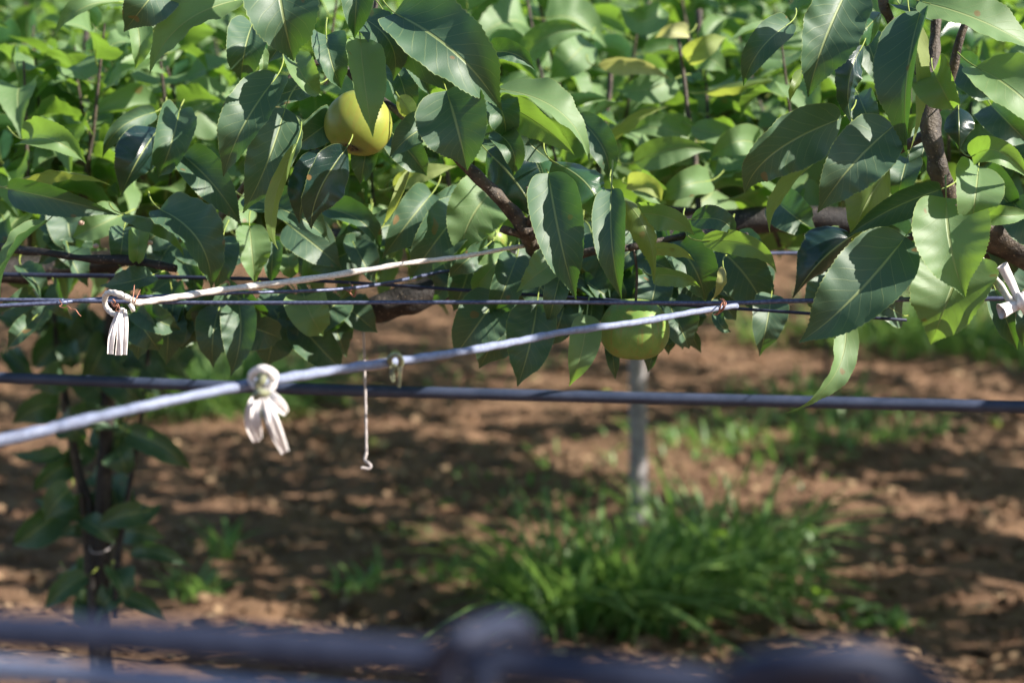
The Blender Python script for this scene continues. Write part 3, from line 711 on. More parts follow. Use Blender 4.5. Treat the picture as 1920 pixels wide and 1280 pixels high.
# tree C
wood(tC, [(-500, 560, 2.9, 30), (-100, 470, 2.75, 12), (63, 471, 2.62, 7), (150, 484, 2.6, 7), (240, 488, 2.58, 9), (330, 503, 2.56, 8)], 'branch', 'oldbark', 10, .2, 10, 21)
wood(tC, [(-500, 560, 2.9, 30), (-100, 520, 3.0, 24), (100, 500, 3.05, 22), (400, 470, 3.0, 20), (640, 440, 3.0, 12)], 'branch', 'oldbark', 10, .2, 10, 22)
wood(tC, [(330, 490, 3.0, 10), (420, 400, 2.8, 8), (470, 330, 2.7, 6)], 'spur', 'bark', 8, .2, 6, 23)
ground_leg(tC, -1.2, 2.95, (-1.08, 2.9, 1.58))

H = hero
# ---- tree A leaves: upper centre
H(tA, 512, -95, 551, 115, 168, (-3, 8), 2.30, f=(.2, .2), roll=18, tone=5, att=(520, -140))
H(tA, 448, 0, 281, 138, 92, (-26, -20), 2.34, roll=-38, f=(.45, .15), tone=11, cup=.3)
H(tA, 312, -42, 232, 60, 92, (0, 0), 2.34, roll=10, tone=5)
H(tA, 255, 40, 253, 130, 52, (8, 0), 2.62, tone=8)
H(tA, 228, 4, 99, 74, 56, (-12, -22), 2.75, roll=-35, tone=8)
H(tA, 552, 108, 604, 180, 66, (-6, 6), 2.36, roll=14, tone=8, cord=.12)
H(tA, 676, 80, 699, 258, 80, (-2, 0), 2.34, dt=-.03, db=-.03, roll=8, f=(.3, .3), tone=8)
H(tA, 672, -64, 664, 74, 88, (0, 0), 2.33, tone=5)
H(tA, 684, 36, 737, 152, 74, (24, -8), 2.38, roll=18, tone=2)
H(tA, 748, 30, 941, 208, 142, (16, -14), 2.33, roll=22, f=(.05, .2), tone=0, db=-.04)
H(tA, 724, 28, 900, 185, 74, (-14, 10), 2.38, roll=-50, tone=5)
H(tA, 842, 186, 876, 320, 138, (2, 0), 2.32, f=(.22, .22), cord=.22, tone=3)
H(tA, 806, 236, 730, 296, 66, (-2, -8), 2.36, roll=-10, tone=0)
H(tA, 806, 246, 864, 302, 44, (-8, 6), 2.37, roll=40, tone=0)
H(tA, 938, 168, 1106, 306, 92, (30, -26), 2.36, roll=35, f=(.4, .1), tone=11, db=-.03)
H(tA, 936, 190, 1078, 292, 66, (8, -6), 2.40, roll=-30, tone=11)
H(tA, 950, 232, 1030, 300, 74, (6, 6), 2.46, tone=0)
H(tA, 920, 100, 1003, 132, 52, (4, -14), 2.44, roll=10, tone=1)
H(tA, 516, 148, 419, 332, 96, (-14, 2), 2.36, roll=-22, f=(.05, .35), tone=1)
H(tA, 472, 48, 452, 152, 84, (-4, 0), 2.42, tone=1)
H(tA, 490, 86, 489, 154, 20, (4, 0), 2.40, roll=30, tone=8)
H(tA, 590, 160, 466, 206, 44, (-6, -4), 2.46, tone=0, roll=-10)
H(tA, 532, 212, 455, 400, 88, (4, 8), 2.38, roll=8, f=(.2, .4), tone=1)
H(tA, 552, 278, 522, 468, 36, (-26, 18), 2.34, roll=-128, twist=-20, f=(.1, .1), tone=5, mat='leaf_young', db=-.01)
H(tA, 645, 284, 584, 430, 84, (-18, 6), 2.38, roll=-150, tone=3, f=(-.1, -.3))
H(tA, 604, 286, 562, 420, 66, (-12, 8), 2.42, roll=-160, tone=3)
H(tA, 628, 222, 548, 280, 66, (0, 0), 2.48, tone=3)
H(tA, 690, 262, 676, 345, 66, (0, 0), 2.50, tone=0)
H(tA, 760, 76, 806, 180, 84, (6, 0), 2.50, tone=0)
H(tA, 735, 110, 768, 226, 62, (6, 0), 2.52, tone=0)
H(tA, 612, 70, 640, 168, 74, (-4, 0), 2.46, tone=1)
H(tA, 925, 176, 948, 264, 72, (8, 0), 2.42, tone=0)
H(tA, 748, 182, 778, 240, 34, (4, 0), 2.44, roll=160, tone=11, mat='leaf_young')
H(tA, 742, 258, 800, 330, 66, (4, 0), 2.52, tone=3)
H(tA, 560, 40, 500, 120, 60, (0, 0), 2.50, tone=1)
H(tA, 906, 262, 1000, 300, 66, (10, -12), 2.44, tone=0, roll=20)
H(tA, 930, 248, 962, 332, 52, (16, -6), 2.42, tone=1)
H(tA, 918, 288, 1012, 420, 100, (10, -2), 2.49, roll=170, tone=5, f=(-.1, -.1))
H(tA, 1008, 300, 1030, 400, 62, (6, 0), 2.50, roll=165, tone=8)
# ---- centre hanging leaves
H(tA, 1030, 338, 1080, 562, 118, (-4, 2), 2.33, f=(.22, .30), roll=4, tone=0, cord=.1, att=(1024, 318))
H(tA, 1042, 306, 1128, 438, 88, (26, -14), 2.37, roll=-145, tone=8)
H(tA, 1146, 362, 1166, 562, 72, (-8, 4), 2.34, roll=6, f=(.2, .35), tone=2)
H(tA, 1162, 368, 1226, 532, 62, (20, -12), 2.37, roll=-140, mat='leaf_young', tone=3)
H(tA, 1086, 224, 1140, 340, 60, (20, 0), 2.6, tone=5)
H(tA, 1190, 402, 1303, 442, 52, (8, -14), 2.42, roll=-28, tone=11, db=-.04)
H(tA, 1226, 466, 1303, 490, 30, (4, -10), 2.44, roll=-30, mat='leaf_young', tone=0)
H(tA, 1226, 516, 1313, 538, 42, (4, -8), 2.42, roll=-12, tone=11)
H(tA, 1300, 412, 1380, 448, 44, (14, -16), 2.44, roll=10, tone=5)
H(tA, 1324, 452, 1456, 512, 46, (22, -20), 2.44, roll=-25, tone=11)
H(tA, 1258, 452, 1322, 566, 108, (12, -6), 2.52, roll=8, tone=1)
H(tA, 1356, 500, 1332, 566, 24, (10, 0), 2.46, roll=-150, mat='leaf_pale', tone=0)
H(tA, 1352, 470, 1442, 600, 110, (10, -6), 2.58, tone=1)
H(tA, 1446, 556, 1424, 668, 66, (2, 0), 2.52, tone=5)
H(tA, 1258, 578, 1292, 654, 76, (2, 0), 2.56, tone=1)
H(tA, 1345, 588, 1372, 622, 26, (-6, 6), 2.50, tone=0)
H(tA, 946, 474, 884, 552, 64, (-2, 0), 2.62, tone=8)
H(tA, 968, 486, 922, 604, 78, (0, 0), 2.58, tone=5)
H(tA, 1060, 478, 968, 548, 64, (0, -4), 2.50, tone=11)
H(tA, 1052, 508, 1027, 612, 48, (0, 0), 2.50, tone=1)
H(tA, 1006, 576, 970, 724, 104, (4, 2), 2.50, tone=1, f=(.15, .2))
H(tA, 930, 560, 852, 668, 100, (-4, 6), 2.56, tone=0)
H(tA, 960, 570, 898, 690, 90, (-2, 6), 2.60, tone=1)
H(tA, 1100, 596, 1067, 724, 58, (6, 4), 2.48, tone=11)
H(tA, 1146, 640, 1154, 712, 30, (0, 0), 2.56, tone=5)
H(tA, 1228, 650, 1214, 698, 28, (0, 0), 2.56, tone=5)
H(tA, 1230, 520, 1210, 600, 66, (4, 0), 2.60, tone=0)
H(tA, 1296, 560, 1268, 640, 60, (4, 0), 2.62, tone=0)
H(tA, 1110, 560, 1096, 640, 60, (4, 0), 2.62, tone=0)
H(tA, 1060, 560, 1030, 650, 70, (4, 0), 2.64, tone=0)
for k, (a, b, c, d) in enumerate([(1110, 440, 1150, 540), (1000, 470, 1010, 560), (1200, 440, 1180, 540), (1240, 430, 1260, 520), (1380, 440, 1420, 540), (1120, 520, 1160, 600), (940, 500, 960, 590), (1300, 500, 1290, 600), (1000, 520, 1060, 600), (1170, 560, 1140, 650), (1040, 380, 1000, 460), (1090, 420, 1060, 520), (1330, 540, 1380, 600)]):
    H(tA, a, b, c, d, 74, (random.uniform(-6, 6), 0), 2.64 + .02 * (k % 4), tone=random.choice([0, 1, 5]), roll=random.uniform(-30, 30))
for k in range(30):
    a = random.uniform(880, 1330); b = random.uniform(430, 585); q = random.uniform(-1.2, 1.2); ll = random.uniform(80, 120)
    H(tA, a, b, a + ll * math.sin(q), min(b + ll * math.cos(q) * .9, 665), random.uniform(50, 84), (random.uniform(-6, 6), 0), random.uniform(2.56, 2.8), tone=random.choice([0, 1, 2, 3]), roll=random.uniform(-40, 40))
for k in range(9):
    a = random.uniform(640, 900); b = random.uniform(455, 500); q = random.uniform(-1.2, 1.2)
    H(tC, a, b, a + 95 * math.sin(q), b + 85 * math.cos(q), random.uniform(50, 78), (0, 0), random.uniform(2.7, 2.84), tone=random.choice([0, 1, 2, 3]), roll=random.uniform(-40, 40))
for k in range(28):
    a = random.uniform(250, 650); b = random.uniform(545, 608); q = random.uniform(-1.2, 1.2); ll = random.uniform(70, 100)
    H(tC, a, b, a + ll * math.sin(q), b + ll * math.cos(q) * .9, random.uniform(50, 80), (random.uniform(-6, 6), 0), random.uniform(2.7, 2.95), tone=random.choice([0, 1, 2, 3]), roll=random.uniform(-40, 40))
for k in range(16):
    a = random.uniform(1350, 1900); b = random.uniform(380, 500); q = random.uniform(-1.2, 1.2); ll = random.uniform(80, 110)
    H(tB, a, b, a + ll * math.sin(q), b + ll * math.cos(q) * .9, random.uniform(50, 80), (random.uniform(-6, 6), 0), random.uniform(2.6, 2.85), tone=random.choice([0, 1, 2, 3]), roll=random.uniform(-40, 40))
# ---- tree B leaves
H(tB, 1588, -18, 1515, 182, 126, (-8, 2), 2.31, roll=14, f=(.15, .3), tone=5, att=(1640, -20, 2.4))
H(tB, 1478, 46, 1394, 162, 66, (-14, -6), 2.36, roll=12, f=(.1, .5), tone=1)
H(tB, 1504, 132, 1480, 194, 22, (-2, 2), 2.37, roll=-150, tone=5, mat='leaf_young')
H(tB, 1724, 30, 1702, 293, 118, (-14, 0), 2.32, roll=-12, f=(.12, 1.0), tone=2, cup=.1)
H(tB, 1708, 36, 1706, 284, 50, (18, 0), 2.335, roll=40, f=(.1, .1), tone=13, mat='leaf_young')  # sunlit flap of the previous leaf, its brightness put into the colour
H(tB, 1614, 92, 1599, 238, 58, (-16, -4), 2.38, roll=-150, tone=3)
H(tB, 1568, 226, 1396, 363, 104, (-34, -6), 2.36, roll=24, f=(.2, .1), tone=0)
H(tB, 1664, 246, 1533, 399, 108, (-8, -4), 2.32, roll=4, f=(.24, .24), tone=3, cord=.16)
H(tB, 1562, 276, 1444, 438, 46, (-34, 4), 2.38, roll=-130, mat='leaf_young', tone=0)
H(tB, 1664, 322, 1597, 462, 92, (-12, 0), 2.42, roll=-165, tone=9, mat='leaf_young')
H(tB, 1756, 358, 1588, 444, 74, (-6, -6), 2.37, roll=8, tone=1)
H(tB, 1736, 6, 1965, 112, 112, (6, -12), 2.31, roll=34, f=(.15, .2), tone=8, db=-.03)
H(tB, 1752, 138, 1787, 206, 94, (0, 0), 2.33, f=(.4, .4), tone=8, cord=.1)
H(tB, 1834, 128, 1965, 244, 112, (14, -6), 2.31, roll=30, f=(.15, .15), tone=8, db=-.03)
H(tB, 1797, 204, 1799, 284, 60, (0, 0), 2.36, roll=170, tone=3)
H(tB, 1826, 292, 1940, 348, 56, (-4, -34), 2.34, roll=-10, tone=8, db=-.04)
H(tB, 1834, 318, 1822, 430, 96, (0, 0), 2.35, roll=22, f=(.3, .2), tone=10, cord=.14)
H(tB, 1774, 382, 1810, 557, 146, (-8, 0), 2.31, roll=18, f=(.14, .14), tone=8, cord=.1, bite=(.02, .16, 1, .4))
H(tB, 1806, 488, 1745, 646, 158, (0, 0), 2.36, roll=-6, f=(.3, .1), tone=8)
H(tB, 1690, 454, 1498, 642, 140, (-2, 18), 2.33, roll=10, f=(.15, .25), tone=1)
H(tB, 1596, 444, 1486, 560, 112, (-4, -10), 2.40, roll=-160, tone=0)
H(tB, 1586, 600, 1468, 776, 50, (34, 22), 2.32, roll=-10, twist=75, f=(.1, .1), tone=11, dt=-.02, mat='leaf_canopy')
H(tB, 1828, 406, 1938, 402, 46, (0, 0), 2.38, tone=8, roll=10)
H(tB, 1868, 548, 1908, 656, 60, (0, 0), 2.42, tone=0)
H(tB, 1640, 428, 1706, 442, 34, (0, 4), 2.42, tone=2)
H(tB, 1650, 26, 1570, 112, 62, (0, 0), 2.44, roll=-165, tone=8)
H(tB, 1690, 10, 1750, 40, 70, (0, -6), 2.46, tone=2)
H(tB, 1800, 120, 1880, 190, 70, (0, 0), 2.50, tone=1)
H(tB, 1860, 200, 1930, 270, 80, (0, 0), 2.52, tone=0)
H(tB, 1840, 330, 1910, 400, 80, (0, 0), 2.52, tone=0)
H(tB, 1700, 300, 1680, 380, 70, (0, 0), 2.52, tone=0)
H(tB, 1640, 400, 1620, 480, 80, (0, 0), 2.54, tone=0)
H(tB, 1560, 520, 1530, 600, 80, (0, 0), 2.54, tone=0)
H(tB, 1610, 180, 1640, 250, 60, (0, 0), 2.50, tone=1)
H(tB, 1870, 420, 1900, 520, 80, (0, 0), 2.56, tone=0)
H(tB, 1690, 590, 1640, 560, 60, (0, 0), 2.56, tone=0)
H(tB, 1900, 380, 1960, 470, 80, (0, 0), 2.50, tone=5)
H(tB, 1930, 560, 1918, 650, 50, (0, 0), 2.40, tone=5)
H(tB, 1620, 60, 1660, 170, 60, (0, 0), 2.52, tone=3)
H(tB, 1740, 250, 1720, 330, 60, (0, 0), 2.54, tone=3)
for k in range(8):       # off-frame leaves of the same tree towards the sun
    a = random.uniform(1960, 2500); b = random.uniform(40, 520)
    H(tB, a, b, a + random.uniform(-70, 70), b + random.uniform(90, 170), 110, (0, 0), random.uniform(1.9, 2.6), tone=3, low=True)
# ---- tree C leaves
H(tC, 333, 222, 296, 334, 96, (4, 0), 2.56, f=(.35, .35), cord=.28, tone=5)
H(tC, 348, 296, 453, 424, 84, (6, -6), 2.54, roll=14, tone=1)
H(tC, 22, 356, 226, 404, 66, (-6, -4), 2.60, roll=-28, tone=2, db=-.04)
H(tC, 28, 344, 208, 348, 44, (0, -24), 2.66, roll=-60, mat='leaf_young', tone=0)
H(tC, 46, 262, 162, 308, 74, (2, -20), 2.68, roll=0, tone=8, db=-.04)
H(tC, 294, 246, 226, 370, 88, (-6, 0), 2.62, roll=-160, tone=3)
H(tC, 286, 212, 192, 296, 46, (-16, -12), 2.70, tone=5)
H(tC, 306, 396, 396, 542, 108, (24, -14), 2.54, roll=16, tone=1, db=-.04)
H(tC, 238, 402, 345, 482, 60, (18, -18), 2.57, roll=-120, tone=11)
H(tC, 418, 448, 404, 542, 62, (4, 0), 2.60, tone=1)
H(tC, 468, 428, 478, 532, 68, (0, 0), 2.62, tone=9)
H(tC, 512, 458, 508, 530, 50, (0, 0), 2.66, tone=5)
H(tC, 540, 478, 546, 524, 40, (0, 0), 2.70, tone=8)
H(tC, 232, 430, 224, 500, 56, (0, 0), 2.62, tone=1)
H(tC, 262, 434, 254, 502, 44, (0, 0), 2.60, tone=9)
H(tC, 284, 516, 186, 536, 50, (0, 4), 2.60, tone=0, roll=-10)
H(tC, 82, 420, 2, 566, 60, (-26, -4), 2.56, roll=-40, tone=11, f=(.1, .5))
H(tC, 466, 372, 619, 456, 80, (16, -8), 2.60, roll=4, tone=2)
H(tC, 544, 424, 640, 504, 84, (4, 0), 2.68, tone=2)
H(tC, 572, 560, 606, 630, 82, (-4, 0), 2.68, tone=8, cord=.14)
H(tC, 448, 570, 432, 706, 74, (10, 0), 2.66, f=(.2, .6), tone=2)
H(tC, 410, 580, 400, 690, 66, (-6, 0), 2.72, tone=0)
H(tC, 318, 586, 312, 684, 64, (0, 0), 2.76, tone=0)
H(tC, 350, 580, 330, 650, 64, (0, 0), 2.80, tone=0)
H(tC, 560, 606, 640, 690, 92, (6, 10), 2.80, tone=0)
H(tC, 520, 600, 500, 690, 84, (0, 0), 2.80, tone=0)
H(tC, 500, 560, 560, 650, 90, (0, 0), 2.84, tone=0)
H(tC, 620, 590, 650, 670, 60, (0, 0), 2.84, tone=0)
H(tC, 56, 604, 14, 652, 44, (0, 0), 2.80, tone=1)
H(tC, 614, 392, 712, 474, 58, (20, -14), 2.72, roll=5, tone=5)
H(tC, 806, 368, 716, 486, 84, (0, -4), 2.66, tone=1)
H(tC, 866, 392, 768, 524, 96, (-4, 0), 2.62, tone=5, roll=-8)
H(tC, 866, 362, 790, 406, 46, (0, 0), 2.72, tone=5)
H(tC, 930, 350, 862, 488, 104, (-14, -6), 2.58, roll=14, tone=9)
H(tC, 768, 322, 714, 430, 26, (4, 2), 2.56, roll=-40, mat='leaf_young', tone=3)
H(tC, 742, 348, 856, 312, 36, (0, -6), 2.74, mat='leaf_young', tone=0)
for k in range(46):
    a = random.uniform(-20, 900); b = random.uniform(390, 570)
    if 640 < a < 900 and b > 470: b -= 90
    q = random.uniform(-1.3, 1.3); ll = random.uniform(80, 125)
    H(tC, a, b, a + ll * math.sin(q), b + ll * math.cos(q) * .8, random.uniform(44, 84), (random.uniform(-8, 8), 0), random.uniform(2.76, 3.0), tone=random.choice([0, 1, 5, 8]), roll=random.uniform(-40, 40))
for k, (a, b) in enumerate([(152, 418), (180, 461), (281, 455)]):
    mb = MB(); c = px(a, b, 2.6); v = iv * (6 / F * 2.6) * np.array([1.1, .8, .9]); mb.add(v + c, if_)
    mb.build('bud', M['seed'], tC)
# ---- distinctive leaves further back
tD = thing('pear_tree', 'pear tree behind the green pear with pale curled leaves and thin upright shoots', 'tree')
H(tD, 1130, 122, 1260, 152, 46, (0, -18), 3.2, roll=-55, mat='leaf_pale', tone=0, low=True)
H(tD, 1262, 150, 1150, 165, 60, (0, 12), 3.25, tone=5, low=True)
H(tD, 1130, 264, 1256, 200, 40, (-4, -16), 3.1, roll=-50, mat='leaf_young', tone=5, low=True)
H(tD, 1298, 262, 1170, 250, 62, (0, -16), 3.15, tone=11, low=True)
H(tD, 1196, 302, 1334, 284, 58, (0, -14), 2.95, tone=1, low=True, roll=-20)
H(tD, 1326, 172, 1478, 150, 42, (0, -10), 3.2, roll=-60, mat='leaf_young', tone=5, low=True)
H(tD, 1288, 62, 1228, 72, 34, (0, -8), 3.2, mat='leaf_pale', tone=0, low=True)
H(tD, 1240, 20, 1160, 12, 60, (0, 24), 3.4, tone=10, low=True)
H(tD, 1290, 110, 1362, 70, 44, (0, -6), 3.2, mat='leaf_young', tone=3, low=True)
H(tD, 1300, 110, 1362, 140, 46, (6, -12), 3.25, tone=11, low=True)
H(tD, 1420, 270, 1330, 300, 60, (0, -18), 3.0, tone=10, low=True)
H(tD, 1302, 240, 1410, 255, 46, (0, 6), 3.1, tone=8, low=True)
H(tD, 1330, 340, 1230, 380, 60, (0, -10), 2.9, tone=2, low=True)
H(tD, 1200, 345, 1250, 382, 60, (0, 0), 2.9, tone=8, low=True)
H(tD, 1180, 345, 1240, 378, 44, (10, -10), 2.85, mat='leaf_young', tone=3, low=True)
H(tD, 985, 100, 1110, 62, 66, (-4, -20), 3.1, tone=10, low=True)
H(tD, 1100, 80, 1030, 150, 70, (0, 0), 3.3, tone=11, low=True)
for pts in ([(1272, 72, 3.2, 3), (1283, 150, 3.2, 4), (1291, 220, 3.2, 4.5), (1302, 275, 3.2, 5), (1310, 400, 3.1, 6)],
            [(1146, 120, 3.3, 5), (1141, 190, 3.3, 5.5), (1125, 270, 3.3, 6), (1120, 400, 3.2, 7)],
            [(1311, 18, 3.8, 6), (1312, 110, 3.8, 7), (1310, 190, 3.8, 8), (1300, 350, 3.8, 9)],
            [(1216, -10, 4.4, 4), (1214, 150, 4.4, 4), (1212, 290, 4.4, 5)],
            [(908, -20, 3.6, 4), (912, 50, 3.6, 5), (922, 90, 3.6, 5), (930, 250, 3.4, 6)],
            [(1388, 20, 4.5, 4), (1390, 120, 4.5, 5), (1392, 300, 4.3, 5)],
            [(1108, 0, 4.6, 4), (1124, 80, 4.6, 5), (1130, 250, 4.4, 5)]):
    wood(tD, pts, 'shoot', 'bark', 6, .06, 5, 31)
wood(tD, [(1120, 400, 3.2, 8), (1230, 395, 3.1, 10), (1310, 400, 3.1, 9), (1600, 440, 3.2, 14), (2100, 470, 3.4, 30), (2600, 480, 3.6, 40)], 'branch', 'oldbark', 8, .1, 6, 33)
tE = thing('pear_tree', 'pear tree in the upper left with tan upright shoots above sunlit leaves', 'tree')
for pts in ([(163, 30, 4.0, 6), (162, 90, 4.0, 7), (166, 150, 4.0, 8), (170, 300, 3.8, 8)],
            [(290, 60, 3.5, 4), (296, 130, 3.5, 5), (302, 185, 3.5, 5), (320, 330, 3.3, 6)],
            [(312, 70, 3.4, 4), (318, 120, 3.4, 5), (324, 195, 3.4, 6), (330, 330, 3.3, 6)],
            [(50, -10, 5.0, 4), (46, 60, 5.0, 5), (44, 200, 4.8, 5)],
            [(266, 100, 3.8, 5), (260, 190, 3.8, 6), (262, 330, 3.6, 6)]):
    wood(tE, pts, 'shoot', 'bark', 6, .06, 5, 35)
wood(tE, [(40, 400, 3.6, 8), (262, 360, 3.5, 9), (330, 350, 3.3, 8), (100, 420, 3.4, 12), (-500, 440, 3.6, 40)], 'branch', 'oldbark', 8, .1, 6, 36)
# trunk tree on the left (leafy trunk seen under the wires)
tF = thing('young_pear_tree', 'slim dark trunk with leafy side shoots standing below the wires at the left', 'tree')
DF = 4.0
b0 = px(190, 1000, DF); tx, ty = b0[0], b0[1]
wood3(tF, [[tx - .01, ty - .01, -.1, .024], [tx, ty, .4, .021], [tx - .005, ty, .8, .018], [tx + .02, ty + .01, 1.2, .015], [tx + .05, ty + .03, 1.6, .012]], 'trunk', 'oldbark', 12, .08, 8, 40)
wood(tF, [(178, 1290, DF, 9), (172, 1100, DF, 9), (170, 960, DF, 8), (150, 880, DF, 5), (128, 760, DF, 5), (108, 660, DF, 5), (100, 560, DF, 4)], 'shoot', 'oldbark', 8, .06, 6, 41)
wood(tF, [(215, 1160, DF, 6), (222, 1040, DF, 6), (245, 900, DF, 5), (262, 800, DF, 4), (276, 680, DF, 4), (280, 600, DF, 3)], 'shoot', 'oldbark', 8, .06, 6, 42)
wood(tF, [(165, 1100, DF, 6), (155, 950, DF, 6), (138, 860, DF, 5), (118, 740, DF, 5), (112, 640, DF, 4)], 'shoot', 'bark', 8, .06, 6, 43)
FL = [(116, 958, 24, 1022, 62, (-6, 6)), (154, 948, 62, 934, 46, (0, 6)), (132, 868, 62, 922, 46, (-6, -4)), (112, 852, 16, 848, 32, (0, 10)), (160, 832, 116, 872, 48, (0, 0)),
      (176, 806, 272, 812, 52, (0, 6)), (246, 812, 362, 884, 48, (8, -8)), (206, 900, 216, 1012, 66, (8, 0)), (226, 972, 304, 944, 34, (6, 6)), (250, 1034, 360, 1062, 32, (0, -8)),
      (170, 1048, 182, 1114, 54, (0, 0)), (214, 1070, 240, 1124, 50, (0, 0)), (158, 1082, 80, 1146, 40, (-4, -6)), (160, 1000, 112, 1008, 24, (0, -8)), (236, 1122, 312, 1168, 34, (4, -6)),
      (104, 760, 22, 796, 50, (0, -10)), (176, 890, 208, 906, 40, (0, 0)), (130, 630, 62, 690, 64, (-6, 0)), (128, 650, 136, 690, 40, (0, 0)), (242, 668, 362, 716, 46, (0, -8)),
      (210, 700, 270, 760, 60, (0, 0)), (200, 640, 160, 720, 60, (0, 0)), (220, 840, 240, 890, 50, (0, 0)), (160, 700, 210, 760, 60, (0, 0)), (120, 700, 60, 730, 44, (0, 0)),
      (170, 1130, 160, 1190, 50, (0, 0)), (190, 760, 200, 830, 60, (0, 0)), (100, 590, 40, 620, 50, (0, -6)), (230, 610, 320, 640, 60, (0, 0)), (276, 690, 320, 750, 44, (0, 0)),
      (190, 600, 130, 660, 60, (0, 0)), (260, 560, 230, 640, 60, (0, 0)), (330, 590, 300, 660, 50, (0, 0)), (60, 560, 100, 620, 60, (0, 0)), (120, 780, 160, 830, 50, (0, 0)), (230, 960, 220, 900, 40, (0, 0))]
for k, (a, b, c, d, w_, m_) in enumerate(FL):
    H(tF, a, b, c, d, w_ * 1.25, m_, DF + random.uniform(-.12, .12), tone=random.choice([1, 3, 5, 7]), low=True, roll=random.uniform(-25, 25))
for k in range(9):
    b = random.uniform(690, 1150); a = random.choice([165, 215, 130, 250]) + random.uniform(-15, 15); q = random.choice([-1, 1]) * random.uniform(.2, 1.7)
    H(tF, a, b, a + 85 * math.sin(q), b + 70 * math.cos(q), random.uniform(42, 62), (0, random.uniform(-8, 2)), DF + random.uniform(-.2, .2), tone=random.choice([0, 1, 2]), low=True, roll=random.uniform(-30, 30))
for k in range(22):
    a = random.uniform(0, 350); b = random.uniform(570, 690)
    H(tF, a, b, a + random.uniform(-60, 60), b + random.uniform(10, 70), random.uniform(44, 66), (0, random.uniform(-8, 8)), random.uniform(3.9, 5.0), tone=random.choice([0, 1, 2]), low=True, roll=random.uniform(-40, 40))
ts = thing('string_tie', 'loose pale string tied round the slim dark trunk', 'string')
mb = MB(); tube(mb, smooth_path(pxa([(168, 1022, DF), (172, 1034, DF - .05), (188, 1036, DF - .06), (204, 1028, DF - .04), (212, 1016, DF), (190, 1012, DF + .06), (168, 1022, DF)]), 6), .0013, 6); mb.build('string', M['twine'], ts)

# ------------------------------------------------------------------ canopy of the trees behind
def project(P):
    q = P - CO; z = q @ AF; return 960 + F * (q @ AX) / z, 640 - F * (q @ AU) / z, z
def canopy(tree, x0, x1, y0, y1, per_m2, seed, keep=None, hscale=1., leaf=(.09, .145), limbs=True, maxobj=300, trunk=None):
    g = np.random.default_rng(seed); rd = random.Random(seed)
    n = int((x1 - x0) * (y1 - y0) * per_m2 * 2.0)
    Ms, vs, tn = [], [], []; mbs = MB()
    for k in range(n):
        x = g.uniform(x0, x1); y = g.uniform(y0, y1)
        if keep and not keep(x, y): continue
        nv = math.sin(x * 2.1 + 1.3 * math.sin(y * 1.7)) * math.sin(y * 1.9 + x * .6)
        if g.random() > (.70 if seed < 55 else .60) + .65 * nv: continue
        h = hscale * (g.uniform(.10, .34) if g.random() < .8 else g.uniform(.3, .62))
        lx, ly = g.normal(0, .22), g.normal(0, .22)
        z0 = WZ + g.uniform(-.03, .05)
        nl = int(5 + h * 26)
        p0 = np.array([x, y, z0]); p2 = np.array([x + lx * h, y + ly * h, z0 + h])
        tube(mbs, np.array([p0, (p0 + p2) / 2 + np.array([lx, ly, 0]) * .04, p2]), np.array([.0038, .003, .0015]), 4, cap=False)
        az = g.uniform(0, 6.28)
        for j in range(nl):
            t = (j + .5) / nl; az += 2.4
            p = p0 + (p2 - p0) * t
            size = g.uniform(*leaf) * (1 - .35 * t**4)
            pitch = g.normal(-.12 + .40 * t**2, .36)
            if t < .12: pitch = g.uniform(-1.25, -.2)
            Ms.append(np.array(leaf_matrix(p, az + g.normal(0, .3), pitch, g.normal(0, .35), size)))
            vs.append(int(g.integers(NV))); tn.append(int(g.choice([0, 2, 5, 8, 10, 12, 14], p=[.16, .2, .2, .18, .12, .09, .05])))
    o = mbs.build('shoots', M['bark'], tree); o['kind'] = 'stuff'
    Ms = np.array(Ms)
    # which leaves show: nearest first over a coarse grid of the picture
    cen = Ms[:, :3, 3] + Ms[:, :3, 1] * .6
    return Ms, np.array(vs), np.array(tn), cen
groups = []
inview = lambda mg_l, mg_r: (lambda x, y: -(.25 * y + mg_l) < x < .25 * y + mg_r)
def clear(x, y):
    return y > 2.98
specs = [
    # tree, x0,x1,y0,y1, density
    (tE, -2.6, -.18, 3.0, 5.2, 34, 51, 1.0),
    (tD, -.18, 3.4, 3.0, 5.2, 34, 52, 1.0),
]
labels = ['pear tree of the second row, canopy in the left half behind the tan shoots', 'pear tree of the second row, canopy in the right half behind the pale curled leaves',
          'pear tree of the third row, blurred canopy at the left', 'pear tree of the third row, blurred canopy at the right',
          'distant pear tree whose blurred canopy reaches the top edge at the left', 'distant pear tree whose blurred canopy reaches the top edge at the right']
rows = [(5.2, 8.2, 24), (8.2, 11.5, 17), (11.5, 16, 11)]
k = 0
TR = []
for (ya, yb, dn) in rows:
    for sx in (-1, 1):
        t_ = thing('pear_tree', labels[k], 'tree', group='pear trees receding behind the wires')
        xw = 5.4 if sx > 0 else 4.4
        specs.append((t_, (0 if sx > 0 else -xw), (xw if sx > 0 else 0), ya, yb, dn, 60 + k, 1.15))
        yc = (ya + yb) / 2; xt = sx * max(2.9, .25 * yb + .5)
        wood3(t_, [[xt, yc, -.1, .08], [xt + .03, yc, .6, .06], [xt, yc, 1.2, .055], [xt - sx * .2, yc, 1.55, .045]], 'trunk', 'oldbark', 10, .08, 5, k)
        for q in range(4):
            yy = ya + (yb - ya) * (q + .5) / 4
            wood3(t_, [[xt, yc, 1.45, .045], [xt - sx * .6, (yc + yy) / 2, 1.56, .035], [xt - sx * 1.6, yy, 1.57, .025], [xt - sx * (abs(xt) - .1), yy, 1.58, .012]], 'branch', 'oldbark', 8, .1, 5, k * 5 + q)
        k += 1
